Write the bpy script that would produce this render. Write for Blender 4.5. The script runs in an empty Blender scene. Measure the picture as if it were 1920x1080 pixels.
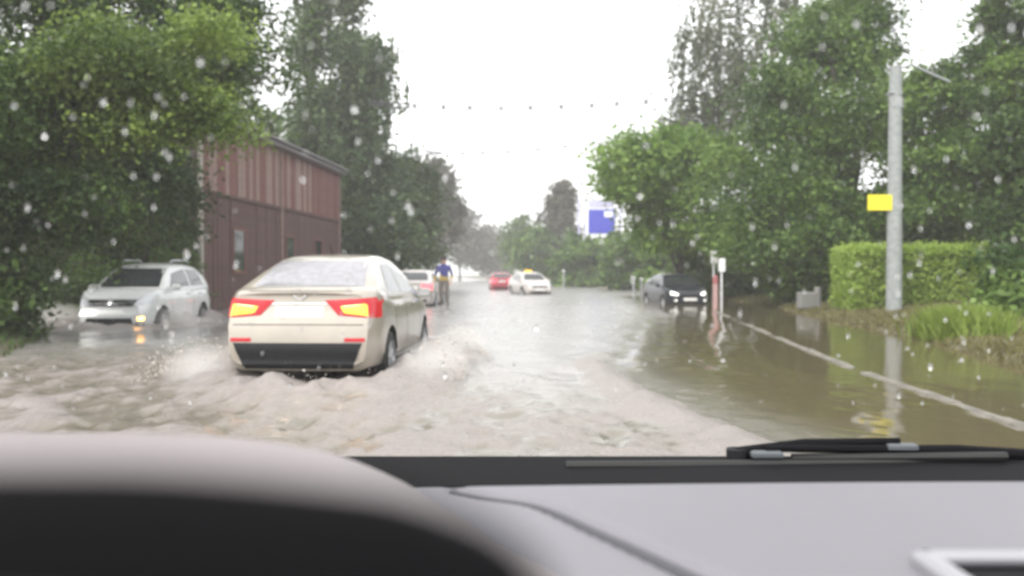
import bpy, bmesh, math, random
import numpy as np
from mathutils import Vector, Matrix
from mathutils.bvhtree import BVHTree

sc = bpy.context.scene
col = sc.collection
R = math.radians

# ------------------------------------------------------------------ camera
EYE = 1.15                      # metres above the flood water
FPX = 1600.0                    # focal length in photo pixels (1920 wide)
HOR = 514.0                     # horizon row of the photo
cd = bpy.data.cameras.new('camera')
cam = bpy.data.objects.new('camera', cd)
col.objects.link(cam)
cam.location = (0, 0, EYE)
cam.rotation_euler = (R(90) - math.atan((540 - HOR) / FPX), 0, 0)
cd.sensor_width = 36.0
cd.lens = 36.0 * FPX / 1920.0
cd.clip_start = 0.02
cd.clip_end = 3000
cd.dof.use_dof = True
cd.dof.focus_distance = 1.75
cd.dof.aperture_fstop = cd.lens / 8.0
sc.camera = cam

# ------------------------------------------------------------------ sky, sun, exposure
SUN_EL, SUN_AZ = R(48), R(216)  # azimuth measured clockwise from +Y (behind the camera, a little left)
w = bpy.data.worlds.new('World')
sc.world = w
w.use_nodes = True
nt = w.node_tree
nt.nodes.clear()
out = nt.nodes.new('ShaderNodeOutputWorld')
bg = nt.nodes.new('ShaderNodeBackground')
sky = nt.nodes.new('ShaderNodeTexSky')
sky.sky_type = 'NISHITA'
sky.sun_disc = False
sky.sun_elevation = SUN_EL
sky.sun_rotation = SUN_AZ
sky.dust_density = 4.0
hs = nt.nodes.new('ShaderNodeHueSaturation')
hs.inputs['Saturation'].default_value = 0.12
mixc = nt.nodes.new('ShaderNodeMix')
mixc.data_type = 'RGBA'
mixc.inputs['Factor'].default_value = 0.7
mixc.inputs['B'].default_value = (9.0, 9.1, 9.2, 1)     # the even white of an overcast sky
nt.links.new(sky.outputs[0], hs.inputs['Color'])
nt.links.new(hs.outputs[0], mixc.inputs['A'])
nt.links.new(mixc.outputs['Result'], bg.inputs['Color'])
bg.inputs['Strength'].default_value = 0.13
nt.links.new(bg.outputs[0], out.inputs['Surface'])

sd = bpy.data.lights.new('sun', 'SUN')
sd.energy = 1.5
sd.angle = R(14)
sd.color = (1.0, 0.95, 0.88)
sun = bpy.data.objects.new('sun', sd)
col.objects.link(sun)
sdir = Vector((math.sin(SUN_AZ) * math.cos(SUN_EL), math.cos(SUN_AZ) * math.cos(SUN_EL), math.sin(SUN_EL)))
sun.rotation_euler = sdir.to_track_quat('Z', 'Y').to_euler()
sun.location = sdir * 60

vs = sc.view_settings
vs.view_transform = 'Standard'
vs.look = 'None'
vs.gamma = 1
vs.use_curve_mapping = False
vs.exposure = 1.05
sc.cycles.max_bounces = 6
sc.cycles.volume_bounces = 1
sc.cycles.transparent_max_bounces = 12
sc.cycles.use_denoising = True
sc.cycles.caustics_reflective = False


# ------------------------------------------------------------------ helpers
def at(px, py, Y):
    """the point of the place seen at photo pixel (px, py) at Y metres ahead"""
    return Vector(((px - 960) / FPX * Y, Y, EYE + (HOR - py) / FPX * Y))


def mat(name, c, rough=0.6, metal=0.0, spec=0.5, noise=0.0, nscale=20.0, bump=0.0, bscale=60.0, emit=None, estr=1.0, coat=0.0):
    m = bpy.data.materials.new(name)
    m.use_nodes = True
    t = m.node_tree
    b = t.nodes['Principled BSDF']
    b.inputs['Base Color'].default_value = (*c, 1)
    b.inputs['Roughness'].default_value = rough
    b.inputs['Metallic'].default_value = metal
    b.inputs['Specular IOR Level'].default_value = spec
    b.inputs['Coat Weight'].default_value = coat
    if emit:
        b.inputs['Emission Color'].default_value = (*emit, 1)
        b.inputs['Emission Strength'].default_value = estr
    tc = t.nodes.new('ShaderNodeTexCoord')
    if noise > 0:
        n = t.nodes.new('ShaderNodeTexNoise')
        n.inputs['Scale'].default_value = nscale
        n.inputs['Detail'].default_value = 6
        n.inputs['Roughness'].default_value = 0.65
        t.links.new(tc.outputs['Object'], n.inputs['Vector'])
        r = t.nodes.new('ShaderNodeValToRGB')
        r.color_ramp.elements[0].position = 0.3
        r.color_ramp.elements[1].position = 0.7
        r.color_ramp.elements[0].color = (*[max(0, x * (1 - noise)) for x in c], 1)
        r.color_ramp.elements[1].color = (*[min(1, x * (1 + noise)) for x in c], 1)
        t.links.new(n.outputs['Fac'], r.inputs['Fac'])
        t.links.new(r.outputs[0], b.inputs['Base Color'])
    if bump > 0:
        n2 = t.nodes.new('ShaderNodeTexNoise')
        n2.inputs['Scale'].default_value = bscale
        n2.inputs['Detail'].default_value = 4
        t.links.new(tc.outputs['Object'], n2.inputs['Vector'])
        bp = t.nodes.new('ShaderNodeBump')
        bp.inputs['Strength'].default_value = bump
        bp.inputs['Distance'].default_value = 0.02
        t.links.new(n2.outputs['Fac'], bp.inputs['Height'])
        t.links.new(bp.outputs[0], b.inputs['Normal'])
    return m


def leaf_mat(name, dark, light, trans=0.3):
    m = bpy.data.materials.new(name)
    m.use_nodes = True
    t = m.node_tree
    b = t.nodes['Principled BSDF']
    a = t.nodes.new('ShaderNodeAttribute')
    a.attribute_name = 'tone'
    r = t.nodes.new('ShaderNodeValToRGB')
    r.color_ramp.elements[0].color = (*dark, 1)
    r.color_ramp.elements[1].color = (*light, 1)
    t.links.new(a.outputs['Fac'], r.inputs['Fac'])
    t.links.new(r.outputs[0], b.inputs['Base Color'])
    b.inputs['Roughness'].default_value = 0.5
    b.inputs['Specular IOR Level'].default_value = 0.35
    tr = t.nodes.new('ShaderNodeBsdfTranslucent')
    t.links.new(r.outputs[0], tr.inputs['Color'])
    mx = t.nodes.new('ShaderNodeMixShader')
    mx.inputs[0].default_value = trans
    t.links.new(b.outputs[0], mx.inputs[1])
    t.links.new(tr.outputs[0], mx.inputs[2])
    t.links.new(mx.outputs[0], t.nodes['Material Output'].inputs['Surface'])
    return m


def link(o, parent=None):
    col.objects.link(o)
    if parent is not None:
        o.parent = parent
    return o


def tag(o, label=None, cat=None, group=None, kind=None):
    if label: o['label'] = label
    if cat: o['category'] = cat
    if group: o['group'] = group
    if kind: o['kind'] = kind
    return o


def empty(name, loc=(0, 0, 0), rz=0.0):
    o = bpy.data.objects.new(name, None)
    o.empty_display_size = 0.2
    col.objects.link(o)
    o.location = loc
    o.rotation_euler = (0, 0, rz)
    return o


def from_arrays(name, verts, faces, m=None, parent=None, smooth=False, attr=None, sharp=None):
    """verts (N,3); faces (M,k) array or list of tuples"""
    me = bpy.data.meshes.new(name)
    verts = np.asarray(verts, dtype=np.float32)
    if isinstance(faces, np.ndarray):
        M, k = faces.shape
        me.vertices.add(len(verts))
        me.vertices.foreach_set('co', verts.ravel())
        me.loops.add(M * k)
        me.loops.foreach_set('vertex_index', faces.astype(np.int32).ravel())
        me.polygons.add(M)
        me.polygons.foreach_set('loop_start', np.arange(0, M * k, k, dtype=np.int32))
        me.update(calc_edges=True)
    else:
        me.from_pydata([tuple(v) for v in verts.tolist()], [], [tuple(int(i) for i in f) for f in faces])
        me.update()
    if attr:
        for key, val in attr.items():
            la = me.attributes.new(key, 'FLOAT', 'POINT')
            la.data.foreach_set('value', np.asarray(val, dtype=np.float32))
    if smooth:
        me.polygons.foreach_set('use_smooth', np.ones(len(me.polygons), dtype=bool))
        if sharp:
            me.set_sharp_from_angle(angle=R(sharp))
    if m: me.materials.append(m)
    o = bpy.data.objects.new(name, me)
    return link(o, parent)


class MB:
    """collects shapes, builds ONE mesh object"""
    def __init__(s): s.v = []; s.f = []
    def add(s, verts, faces):
        n = len(s.v)
        s.v += [tuple(v) for v in verts]
        s.f += [tuple(i + n for i in f) for f in faces]
        return s
    def box(s, c, d, bev=0.0, rz=0.0, M=None):
        x, y, z = (k / 2 for k in d)
        b = min(bev, x * .9, y * .9, z * .9)
        vs_, fs = [], []
        if b <= 0:
            vs_ = [(i * x, j * y, k * z) for k in (-1, 1) for j in (-1, 1) for i in (-1, 1)]
            fs = [(0, 2, 3, 1), (4, 5, 7, 6), (0, 1, 5, 4), (2, 6, 7, 3), (0, 4, 6, 2), (1, 3, 7, 5)]
        else:
            rings = [(-z, b), (-z + b, 0), (z - b, 0), (z, b)]
            for zz, ins in rings:
                X, Y = x - ins, y - ins
                bb = b * .6
                vs_ += [(X - bb, -Y, zz), (X, -Y + bb, zz), (X, Y - bb, zz), (X - bb, Y, zz),
                        (-X + bb, Y, zz), (-X, Y - bb, zz), (-X, -Y + bb, zz), (-X + bb, -Y, zz)]
            for r in range(3):
                for i in range(8):
                    j = (i + 1) % 8
                    fs.append((r * 8 + i, r * 8 + j, r * 8 + 8 + j, r * 8 + 8 + i))
            fs.append(tuple(reversed(range(8))))
            fs.append(tuple(range(24, 32)))
        T = Matrix.Translation(c) @ Matrix.Rotation(rz, 4, 'Z')
        if M is not None: T = M @ T
        return s.add([T @ Vector(v) for v in vs_], fs)
    def tube(s, pts, rad, n=8, cap=True):
        pts = [Vector(p) for p in pts]
        if not isinstance(rad, (list, tuple)): rad = [rad] * len(pts)
        vs_, fs = [], []
        for i, p in enumerate(pts):
            d = (pts[min(i + 1, len(pts) - 1)] - pts[max(i - 1, 0)]).normalized()
            u = d.orthogonal() if abs(d.z) > .99 else d.cross(Vector((0, 0, 1)))
            if abs(d.z) > .99: u = Vector((1, 0, 0))
            u.normalize()
            q = d.cross(u).normalized()
            for k in range(n):
                a = 2 * math.pi * k / n
                vs_.append(p + (u * math.cos(a) + q * math.sin(a)) * rad[i])
        for i in range(len(pts) - 1):
            for k in range(n):
                j = (k + 1) % n
                fs.append((i * n + k, i * n + j, (i + 1) * n + j, (i + 1) * n + k))
        if cap:
            fs.append(tuple(reversed(range(n))))
            fs.append(tuple(range((len(pts) - 1) * n, len(pts) * n)))
        return s.add(vs_, fs)
    def lathe_x(s, prof, n=28, c=(0, 0, 0)):
        """prof: (x, r) points turned about the x axis"""
        vs_, fs = [], []
        for x, r in prof:
            for k in range(n):
                a = 2 * math.pi * k / n
                vs_.append((c[0] + x, c[1] + r * math.cos(a), c[2] + r * math.sin(a)))
        for i in range(len(prof) - 1):
            for k in range(n):
                j = (k + 1) % n
                fs.append((i * n + k, i * n + j, (i + 1) * n + j, (i + 1) * n + k))
        return s.add(vs_, fs)
    def build(s, name, m, parent=None, smooth=False, sharp=40):
        return from_arrays(name, np.array([tuple(v) for v in s.v]), s.f, m, parent, smooth, None, sharp)


def sstep(a, b, x):
    t = np.clip((x - a) / (b - a), 0, 1)
    return t * t * (3 - 2 * t)


def vnoise(x, y, seed=0):
    """smooth value noise, arrays in, about -1..1"""
    xi, yi = np.floor(x).astype(np.int64), np.floor(y).astype(np.int64)
    fx, fy = x - xi, y - yi
    u, v = fx * fx * (3 - 2 * fx), fy * fy * (3 - 2 * fy)
    def h(a, b):
        n = (a * 374761393 + b * 668265263 + seed * 974634777) & 0xffffffff
        n = ((n ^ (n >> 13)) * 1274126177) & 0xffffffff
        return ((n ^ (n >> 16)) & 0xffff) / 32767.5 - 1
    return (h(xi, yi) * (1 - u) + h(xi + 1, yi) * u) * (1 - v) + (h(xi, yi + 1) * (1 - u) + h(xi + 1, yi + 1) * u) * v


def fbm(x, y, oct_=4, seed=0, gain=.5):
    s, a, n = 0, 1, 0
    for o in range(oct_):
        s = s + a * vnoise(x * 2 ** o + 17.3 * o, y * 2 ** o - 9.1 * o, seed + o)
        n += a
        a *= gain
    return s / n


# ------------------------------------------------------------------ materials
M = {}
M['white_paint'] = mat('white_paint', (.37, .335, .285), .28, metal=.25, coat=.7, noise=.1, nscale=2.2)
M['silver_paint'] = mat('silver_paint', (.56, .575, .575), .33, metal=.1, coat=.6, noise=.1, nscale=4)
M['dark_paint'] = mat('dark_paint', (.012, .015, .022), .3, coat=.3)
M['red_paint'] = mat('red_paint', (.38, .03, .05), .35, coat=.5)
M['pale_paint'] = mat('pale_paint', (.52, .48, .46), .35, coat=.5)
M['glass'] = mat('car_glass', (.025, .03, .032), .06, spec=.6)
M['wet_glass'] = mat('wet_rear_glass', (.23, .225, .24), .16, spec=.8, noise=.25, nscale=14, bump=.1, bscale=40)
M['black_plastic'] = mat('black_plastic', (.016, .016, .018), .75, spec=.2, noise=.3, nscale=30)
M['tyre'] = mat('tyre_rubber', (.02, .02, .02), .75)
M['alloy'] = mat('alloy', (.55, .56, .58), .35, metal=.7)
M['arch'] = mat('wheel_arch', (.012, .012, .012), .9)
M['tail_red'] = mat('tail_lamp_red', (.22, .006, .012), .2, emit=(1, .02, .03), estr=.2)
M['tail_amber'] = mat('tail_lamp_lit', (.5, .28, .05), .2, emit=(1, .42, .03), estr=.95)
M['brake_red'] = mat('brake_lamp_lit', (.8, .05, .06), .2, emit=(1, .06, .08), estr=2.2)
M['head_lit'] = mat('headlamp_lit', (.9, .9, .85), .15, emit=(1, .98, .92), estr=.6)
M['head'] = mat('headlamp_clear', (.5, .52, .54), .12, metal=.3)
M['amber_lit'] = mat('indicator_lit', (.9, .4, .05), .2, emit=(1, .45, .08), estr=6)
M['plate'] = mat('number_plate', (.72, .72, .7), .4)
M['chrome'] = mat('chrome', (.6, .6, .6), .2, metal=1)
M['taxi_sign'] = mat('taxi_sign', (.8, .5, .04), .4, emit=(1, .6, .05), estr=.4)

M['bark'] = mat('bark', (.075, .062, .05), .9, noise=.4, nscale=9, bump=.8, bscale=14)
M['birch_bark'] = mat('birch_bark', (.33, .32, .3), .8, noise=.6, nscale=5, bump=.4)
M['leaf_dark'] = leaf_mat('leaf_dark', (.022, .048, .012), (.11, .18, .038))
M['leaf_light'] = leaf_mat('leaf_light', (.07, .115, .025), (.28, .38, .08), .4)
M['leaf_green'] = leaf_mat('leaf_green', (.038, .08, .016), (.165, .265, .05))
M['leaf_bright'] = leaf_mat('leaf_bright', (.1, .19, .03), (.24, .36, .07), .4)
M['leaf_birch'] = leaf_mat('leaf_birch', (.042, .078, .028), (.125, .185, .065))
M['leaf_thin'] = leaf_mat('leaf_thin', (.11, .13, .085), (.2, .215, .14), .4)
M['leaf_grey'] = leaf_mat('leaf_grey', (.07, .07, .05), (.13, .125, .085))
M['leaf_hedge'] = leaf_mat('leaf_hedge', (.24, .36, .06), (.48, .6, .14), .45)
M['grass'] = leaf_mat('grass_blades', (.11, .1, .04), (.21, .2, .08), .3)
M['grass_bright'] = leaf_mat('grass_bright', (.13, .19, .03), (.26, .34, .07), .4)

M['board_red'] = mat('board_red', (.15, .055, .046), .75, noise=.25, nscale=5, bump=.4, bscale=20)
M['board_pale'] = mat('board_pale', (.235, .155, .135), .75, noise=.22, nscale=5, bump=.4, bscale=20)
M['board_dark'] = mat('board_dark', (.085, .041, .037), .8, noise=.3, nscale=5, bump=.4, bscale=20)
M['wall_core'] = mat('wall_core', (.07, .045, .043), .9, noise=.3, nscale=3)
M['trim_pale'] = mat('trim_pale', (.36, .33, .29), .7, noise=.15, nscale=6)
M['roof_iron'] = mat('roof_iron', (.14, .12, .13), .5, noise=.3, nscale=3)
M['brick_red'] = mat('fence_red', (.17, .075, .055), .85, noise=.3, nscale=6)
M['block'] = mat('block_grey', (.2, .2, .19), .9, noise=.3)
M['concrete'] = mat('concrete', (.27, .29, .285), .85, noise=.2, nscale=8, bump=.3)
M['yellow_sign'] = mat('yellow_sign', (.8, .68, .03), .5)
M['blue_sign'] = mat('blue_sign', (.035, .045, .42), .45)
M['lilac_sign'] = mat('lilac_sign', (.45, .45, .62), .5)
M['white_metal'] = mat('white_metal', (.72, .73, .74), .5)
M['steel'] = mat('galvanised', (.34, .36, .37), .5, metal=.4, noise=.15)
M['wire'] = mat('wire', (.05, .05, .055), .6)
M['kerb'] = mat('kerb_stone', (.14, .13, .105), .7, noise=.5, nscale=9, bump=.5, bscale=30)
M['skin'] = mat('skin', (.45, .28, .2), .6)
M['blue_cloth'] = mat('blue_cloth', (.05, .05, .2), .8)
M['yellow_cloth'] = mat('yellow_cloth', (.4, .28, .05), .8)
M['grey_cloth'] = mat('grey_cloth', (.16, .14, .125), .85)
M['pink_cloth'] = mat('pink_cloth', (.4, .2, .2), .8)
M['dash'] = mat('dash_vinyl', (.165, .16, .178), .5, spec=.5, noise=.04, nscale=4, bump=.15, bscale=500)
M['hood_glare_vinyl'] = mat('hood_glare_vinyl', (.27, .24, .245), .5, spec=.5)  # dash vinyl made paler and pinker, sky glare put into its colour
M['cowl'] = mat('cowl_black', (.006, .006, .007), .8, spec=.1)
M['dash_dark'] = mat('dash_dark_vinyl', (.004, .004, .0045), .8, spec=.05, bump=.1, bscale=400)
M['groove'] = mat('groove_dark', (.07, .07, .08), .8)
M['rim_brown'] = mat('hood_lip', (.06, .042, .04), .6)

M['ground'] = mat('ground_soil', (.1, .09, .055), .95, noise=.45, nscale=1.2, bump=.6, bscale=8)

# ------------------------------------------------------------------ flooded corridor
LY = [0, 8, 11.8, 21.4, 30, 45, 60, 80, 100, 140, 200, 500]
LX = [-7, -7, -7.1, -10.9, -11.0, -9.0, -7.5, -7.5, -9, -14, -22, -60]
RY = [0, 6, 10.45, 14.6, 20, 30, 40, 60, 80, 100, 140, 200, 500]
RX = [5.9, 6.0, 6.27, 7.2, 7.9, 9.2, 9.6, 8.6, 6.2, 3.6, 0, -8, -46]


def bank(X, Y):
    """metres outside the flooded corridor (negative inside)"""
    return np.maximum(np.interp(Y, LY, LX) - X, X - np.interp(Y, RY, RX))


def ground_z(X, Y):
    d = bank(X, Y)
    z = -.3 + .42 * sstep(-.9, .5, d) + .32 * sstep(.3, 4.5, d)
    return z + .05 * fbm(X * .7, Y * .7, 3, 5) * sstep(-.5, .5, d)


xs = np.concatenate([-np.geomspace(16, 420, 26)[::-1], np.arange(-15.6, 15.7, .3), np.geomspace(16, 420, 26)])
ys = np.concatenate([-np.geomspace(8, 300, 10)[::-1], np.arange(-7, 30, .35), np.geomspace(30.2, 700, 90)])
X, Y = np.meshgrid(xs, ys)
Z = ground_z(X, Y)
nx, ny = len(xs), len(ys)
idx = np.arange(nx * ny).reshape(ny, nx)
quads = np.stack([idx[:-1, :-1], idx[:-1, 1:], idx[1:, 1:], idx[1:, :-1]], -1).reshape(-1, 4)
g = from_arrays('ground', np.stack([X, Y, Z], -1).reshape(-1, 3), quads, M['ground'], smooth=True)
tag(g, kind='structure')

# asphalt under the flood (a sheet just above the ground bed)
rv, rf = [], []
yy = np.concatenate([np.arange(-6, 40, 2.0), np.geomspace(40, 480, 40)])
for i, y in enumerate(yy):
    a, b = np.interp(y, LY, LX) + 1.6, min(np.interp(y, RY, RX) - 1.9, 5.2)
    rv += [(a, y, -.19), (b, y, -.18)]
    if i: rf.append((2 * i - 2, 2 * i - 1, 2 * i + 1, 2 * i))
road = from_arrays('road', np.array(rv), rf, mat('asphalt', (.05, .05, .052), .8, noise=.2, nscale=30))
tag(road, kind='structure')

# ---------------- kerb positions (used by the water too)
KY = np.array([5.2, 6.43, 8.07, 10.45, 13.5, 17.5, 22.7, 27])
KX = np.array([3.84, 3.86, 3.98, 4.18, 4.56, 5.1, 5.8, 6.35])

# ------------------------------------------------------------------ flood water
def water(Xw, Yw):
    """height and foam of the flood"""
    damp = sstep(-14.6, -13, Xw) * sstep(10.6, 9.4, Xw) * sstep(1.0, 2.0, Yw) * sstep(44, 34, Yw)
    edge = np.interp(Yw, [3, 5.8, 7.19, 10.45, 14.6, 22, 40], [1.9, 1.62, 1.32, 1.05, 1.75, 3.1, 5.2])
    d = Xw - edge                                        # + : still water by the kerb
    n1 = fbm(Xw * 1.3, Yw * .8, 4, 11)
    n2 = fbm(Xw * 3.1, Yw * 1.7, 3, 23)
    n3 = fbm(Xw * 7.5, Yw * 3.6, 3, 31)
    r1 = 1 - 2.4 * np.abs(fbm(Xw * 1.7 + .6 * n1, Yw * 1.1, 3, 41))
    r2 = 1 - 2.4 * np.abs(fbm(Xw * 4.2 + .5 * n2, Yw * 2.6, 3, 43))
    lane = sstep(1.2, -.6, d)                            # churned road water
    wake = np.exp(-((Xw + 2.3) / 3.4) ** 2) * np.exp(-((Yw - 6.8) / 3.2) ** 2)     # behind the white car
    left = sstep(-1.0, -4.0, Xw) * sstep(17, 8, Yw)
    rough = np.clip(wake + .85 * left + .5 * sstep(9, 6, Yw) * sstep(.6, -.8, d), 0, 1.1)
    cx_ = .024 * n1 + .02 * r1 + .03 * r2 + .03 * n3 - .027
    h = lane * (.012 * n1 + .006 * n2 + .003 * n3) + rough * cx_ + .003 * n2
    # oblique crests of our own bow wave
    cr = np.exp(-((d + .12 + .1 * n1) / .2) ** 2) * sstep(13.5, 9.5, Yw) * sstep(3.6, 5, Yw)
    h = h + .085 * cr * (1 + .5 * n2)
    for k, (off, amp) in enumerate(((.55, .045), (1.05, .035), (1.6, .02), (2.2, .012))):
        q = np.exp(-((d - off + .14 * n1) / .17) ** 2) * sstep(34, 14, Yw) * sstep(8.5, 11.5, Yw)
        h = h + amp * q
    rip = sstep(2.6, .2, d) * sstep(-.6, .3, d) * sstep(9, 11.5, Yw) * sstep(40, 24, Yw)
    h = h + rip * (.02 * n2 + .012 * n3)
    # bow waves of the cars
    def ring(cx, cy, rx, ry, amp, wd):
        rr = np.sqrt(((Xw - cx) / rx) ** 2 + ((Yw - cy) / ry) ** 2)
        return amp * np.exp(-((rr - 1) / wd) ** 2) * (1 + .7 * n2)
    b1 = ring(-1.95, 11.0, 1.35, 2.9, .14, .2)
    b2 = ring(-8.6, 19.8, 1.3, 2.9, .16, .2)
    h = h + b1 + b2
    # foam lapping on the kerb
    # splashes thrown sideways by the wheels
    for wx, wy, am in ((-1.2, 9.75, .2), (-1.08, 12.3, .16), (-3.15, 9.8, .16), (-7.6, 19.0, .2), (-9.45, 19.0, .18), (-7.6, 21.2, .12)):
        g_ = np.exp(-((Xw - wx) / .24) ** 2 - ((Yw - wy) / .6) ** 2)
        h = h + am * g_ * np.clip(.75 + .9 * n3 + .5 * r2, 0, 2)
        b1 = b1 + .2 * g_
    kd = Xw - np.interp(Yw, KY, KX)
    kf = np.exp(-((kd + .05) / .09) ** 2) * sstep(26, 20, Yw)
    foam = lane * .16 + rough * (.3 + 7 * cx_ + .45 * n2 + .3 * n3) + cr * (1.35 + .9 * n3) + (b1 + b2) * 5.5 + kf * (.4 + .8 * n3)
    foam = foam + rip * .18 * np.clip(n3 + .2, 0, 1)
    near = sstep(8.5, 5.5, Yw) * sstep(.55, -1.0, d)
    foam = foam + near * (.08 + .3 * n2)
    h = h * damp
    calm = sstep(-5, -7, Xw) * sstep(12, 15, Yw)
    chop = (1 - .75 * calm) * np.clip(sstep(1.3, -.3, d) + .25 * n2 * sstep(2.2, .6, d), 0, 1)
    chop = chop * (1 - .5 * np.clip(rough, 0, 1))
    pale = np.clip(sstep(1.3, -.3, d), 0, 1) * (1 - .6 * np.clip(rough * 1.3, 0, 1))
    return h, np.clip(foam, 0, 1) * np.clip(damp + .05, 0, 1), chop, pale


sx, sy = .058, .062
xs = np.arange(-14.8, 10.8, sx)
ys = np.concatenate([np.arange(.8, 13, .045), np.arange(13, 24, .075), np.arange(24, 45, .16)])
X, Y = np.meshgrid(xs, ys)
H, F, CH, PA = water(X, Y)
nx, ny = len(xs), len(ys)
idx = np.arange(nx * ny).reshape(ny, nx)
quads = np.stack([idx[:-1, :-1], idx[:-1, 1:], idx[1:, 1:], idx[1:, :-1]], -1).reshape(-1, 4)
V = np.stack([X, Y, H], -1).reshape(-1, 3)
F = F.ravel()
x0, x1, y0, y1 = xs[0], xs[-1], ys[0], ys[-1]
ov, of = [], []
gx = [-420, x0, x1, 420]
gy = [-300, y0, y1, 120, 700]
for yv in gy:
    for xv in gx: ov.append((xv, yv, 0))
for j in range(4):
    for i in range(3):
        if (i, j) == (1, 1): continue
        a = j * 4 + i
        of.append((a, a + 1, a + 5, a + 4))
n = len(V)
V = np.concatenate([V, np.array(ov)])
F = np.concatenate([F, np.zeros(len(ov))])
CH = np.concatenate([CH.ravel(), np.ones(len(ov))])
PA = np.concatenate([PA.ravel(), np.ones(len(ov))])
quads = np.concatenate([quads, np.array(of) + n])
wm = bpy.data.materials.new('flood_water')
wm.use_nodes = True
t = wm.node_tree
b = t.nodes['Principled BSDF']
tc = t.nodes.new('ShaderNodeTexCoord')
at_ = t.nodes.new('ShaderNodeAttribute'); at_.attribute_name = 'foam'
mp = t.nodes.new('ShaderNodeMapping'); mp.inputs['Scale'].default_value = (1.5, .6, 1)
nz = t.nodes.new('ShaderNodeTexNoise'); nz.inputs['Scale'].default_value = 4.5; nz.inputs['Detail'].default_value = 8; nz.inputs['Roughness'].default_value = .68
nz.inputs['Distortion'].default_value = 1.2
t.links.new(tc.outputs['Object'], mp.inputs[0]); t.links.new(mp.outputs[0], nz.inputs['Vector'])
ad = t.nodes.new('ShaderNodeMath'); ad.operation = 'MULTIPLY_ADD'; ad.inputs[1].default_value = 2.4; ad.inputs[2].default_value = -1.2
t.links.new(nz.outputs['Fac'], ad.inputs[0])
sm = t.nodes.new('ShaderNodeMath'); sm.operation = 'ADD'
t.links.new(ad.outputs[0], sm.inputs[0])
ml = t.nodes.new('ShaderNodeMath'); ml.operation = 'MULTIPLY_ADD'; ml.inputs[1].default_value = 1.5; ml.inputs[2].default_value = -.35
t.links.new(at_.outputs['Fac'], ml.inputs[0]); t.links.new(ml.outputs[0], sm.inputs[1])
cl = t.nodes.new('ShaderNodeMath'); cl.operation = 'MULTIPLY'; cl.use_clamp = True
t.links.new(sm.outputs[0], cl.inputs[0])
cl.inputs[1].default_value = 1.0
gm = t.nodes.new('ShaderNodeMath'); gm.operation = 'MULTIPLY'; gm.use_clamp = True
st = t.nodes.new('ShaderNodeMath'); st.operation = 'MULTIPLY'; st.inputs[1].default_value = 4.0; st.use_clamp = True
t.links.new(at_.outputs['Fac'], st.inputs[0]); t.links.new(cl.outputs[0], gm.inputs[0]); t.links.new(st.outputs[0], gm.inputs[1])
mx = t.nodes.new('ShaderNodeMix'); mx.data_type = 'RGBA'
mx.inputs['A'].default_value = (.1, .08, .046, 1)
mx.inputs['B'].default_value = (.285, .257, .243, 1)
ac = t.nodes.new('ShaderNodeAttribute'); ac.attribute_name = 'chop'
mw_ = t.nodes.new('ShaderNodeMix'); mw_.data_type = 'RGBA'
mw_.inputs['A'].default_value = (.1, .08, .046, 1)
mw_.inputs['B'].default_value = (.235, .23, .218, 1)      # aerated water, with the reflected sky's brightness put into its colour
ap = t.nodes.new('ShaderNodeAttribute'); ap.attribute_name = 'pale'
t.links.new(ap.outputs['Fac'], mw_.inputs['Factor']); t.links.new(mw_.outputs['Result'], mx.inputs['A'])
t.links.new(gm.outputs[0], mx.inputs['Factor']); t.links.new(mx.outputs['Result'], b.inputs['Base Color'])
rr = t.nodes.new('ShaderNodeMapRange'); rr.inputs['To Min'].default_value = .07; rr.inputs['To Max'].default_value = .27
t.links.new(ac.outputs['Fac'], rr.inputs['Value'])
r2 = t.nodes.new('ShaderNodeMath'); r2.operation = 'MULTIPLY_ADD'; r2.inputs[1].default_value = .08
t.links.new(gm.outputs[0], r2.inputs[0]); t.links.new(rr.outputs[0], r2.inputs[2]); t.links.new(r2.outputs[0], b.inputs['Roughness'])
b.inputs['IOR'].default_value = 1.33
n2 = t.nodes.new('ShaderNodeTexNoise'); n2.inputs['Scale'].default_value = 9; n2.inputs['Detail'].default_value = 5
t.links.new(mp.outputs[0], n2.inputs['Vector'])
bp = t.nodes.new('ShaderNodeBump'); bp.inputs['Strength'].default_value = .06; bp.inputs['Distance'].default_value = .03
t.links.new(n2.outputs['Fac'], bp.inputs['Height'])
n3 = t.nodes.new('ShaderNodeTexNoise'); n3.inputs['Scale'].default_value = 16; n3.inputs['Detail'].default_value = 8; n3.inputs['Roughness'].default_value = .7
t.links.new(mp.outputs[0], n3.inputs['Vector'])
b3 = t.nodes.new('ShaderNodeBump'); b3.inputs['Distance'].default_value = .05
fs = t.nodes.new('ShaderNodeMath'); fs.operation = 'MULTIPLY'; fs.inputs[1].default_value = .75
t.links.new(gm.outputs[0], fs.inputs[0]); t.links.new(fs.outputs[0], b3.inputs['Strength'])
t.links.new(n3.outputs['Fac'], b3.inputs['Height']); t.links.new(bp.outputs[0], b3.inputs['Normal'])
t.links.new(b3.outputs[0], b.inputs['Normal'])
wo = from_arrays('flood_water', V, quads, wm, smooth=True, attr={'foam': F, 'chop': CH, 'pale': PA})
tag(wo, kind='structure')

# spray: drops and clots thrown up by the wheels
ico = bmesh.new(); bmesh.ops.create_icosphere(ico, subdivisions=1, radius=1)
ICO_V = np.array([v.co[:] for v in ico.verts]); ICO_F = np.array([[v.index for v in f.verts] for f in ico.faces]); ico.free()
M['spray'] = mat('water_spray', (.5, .46, .42), .3, spec=.6)


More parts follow.
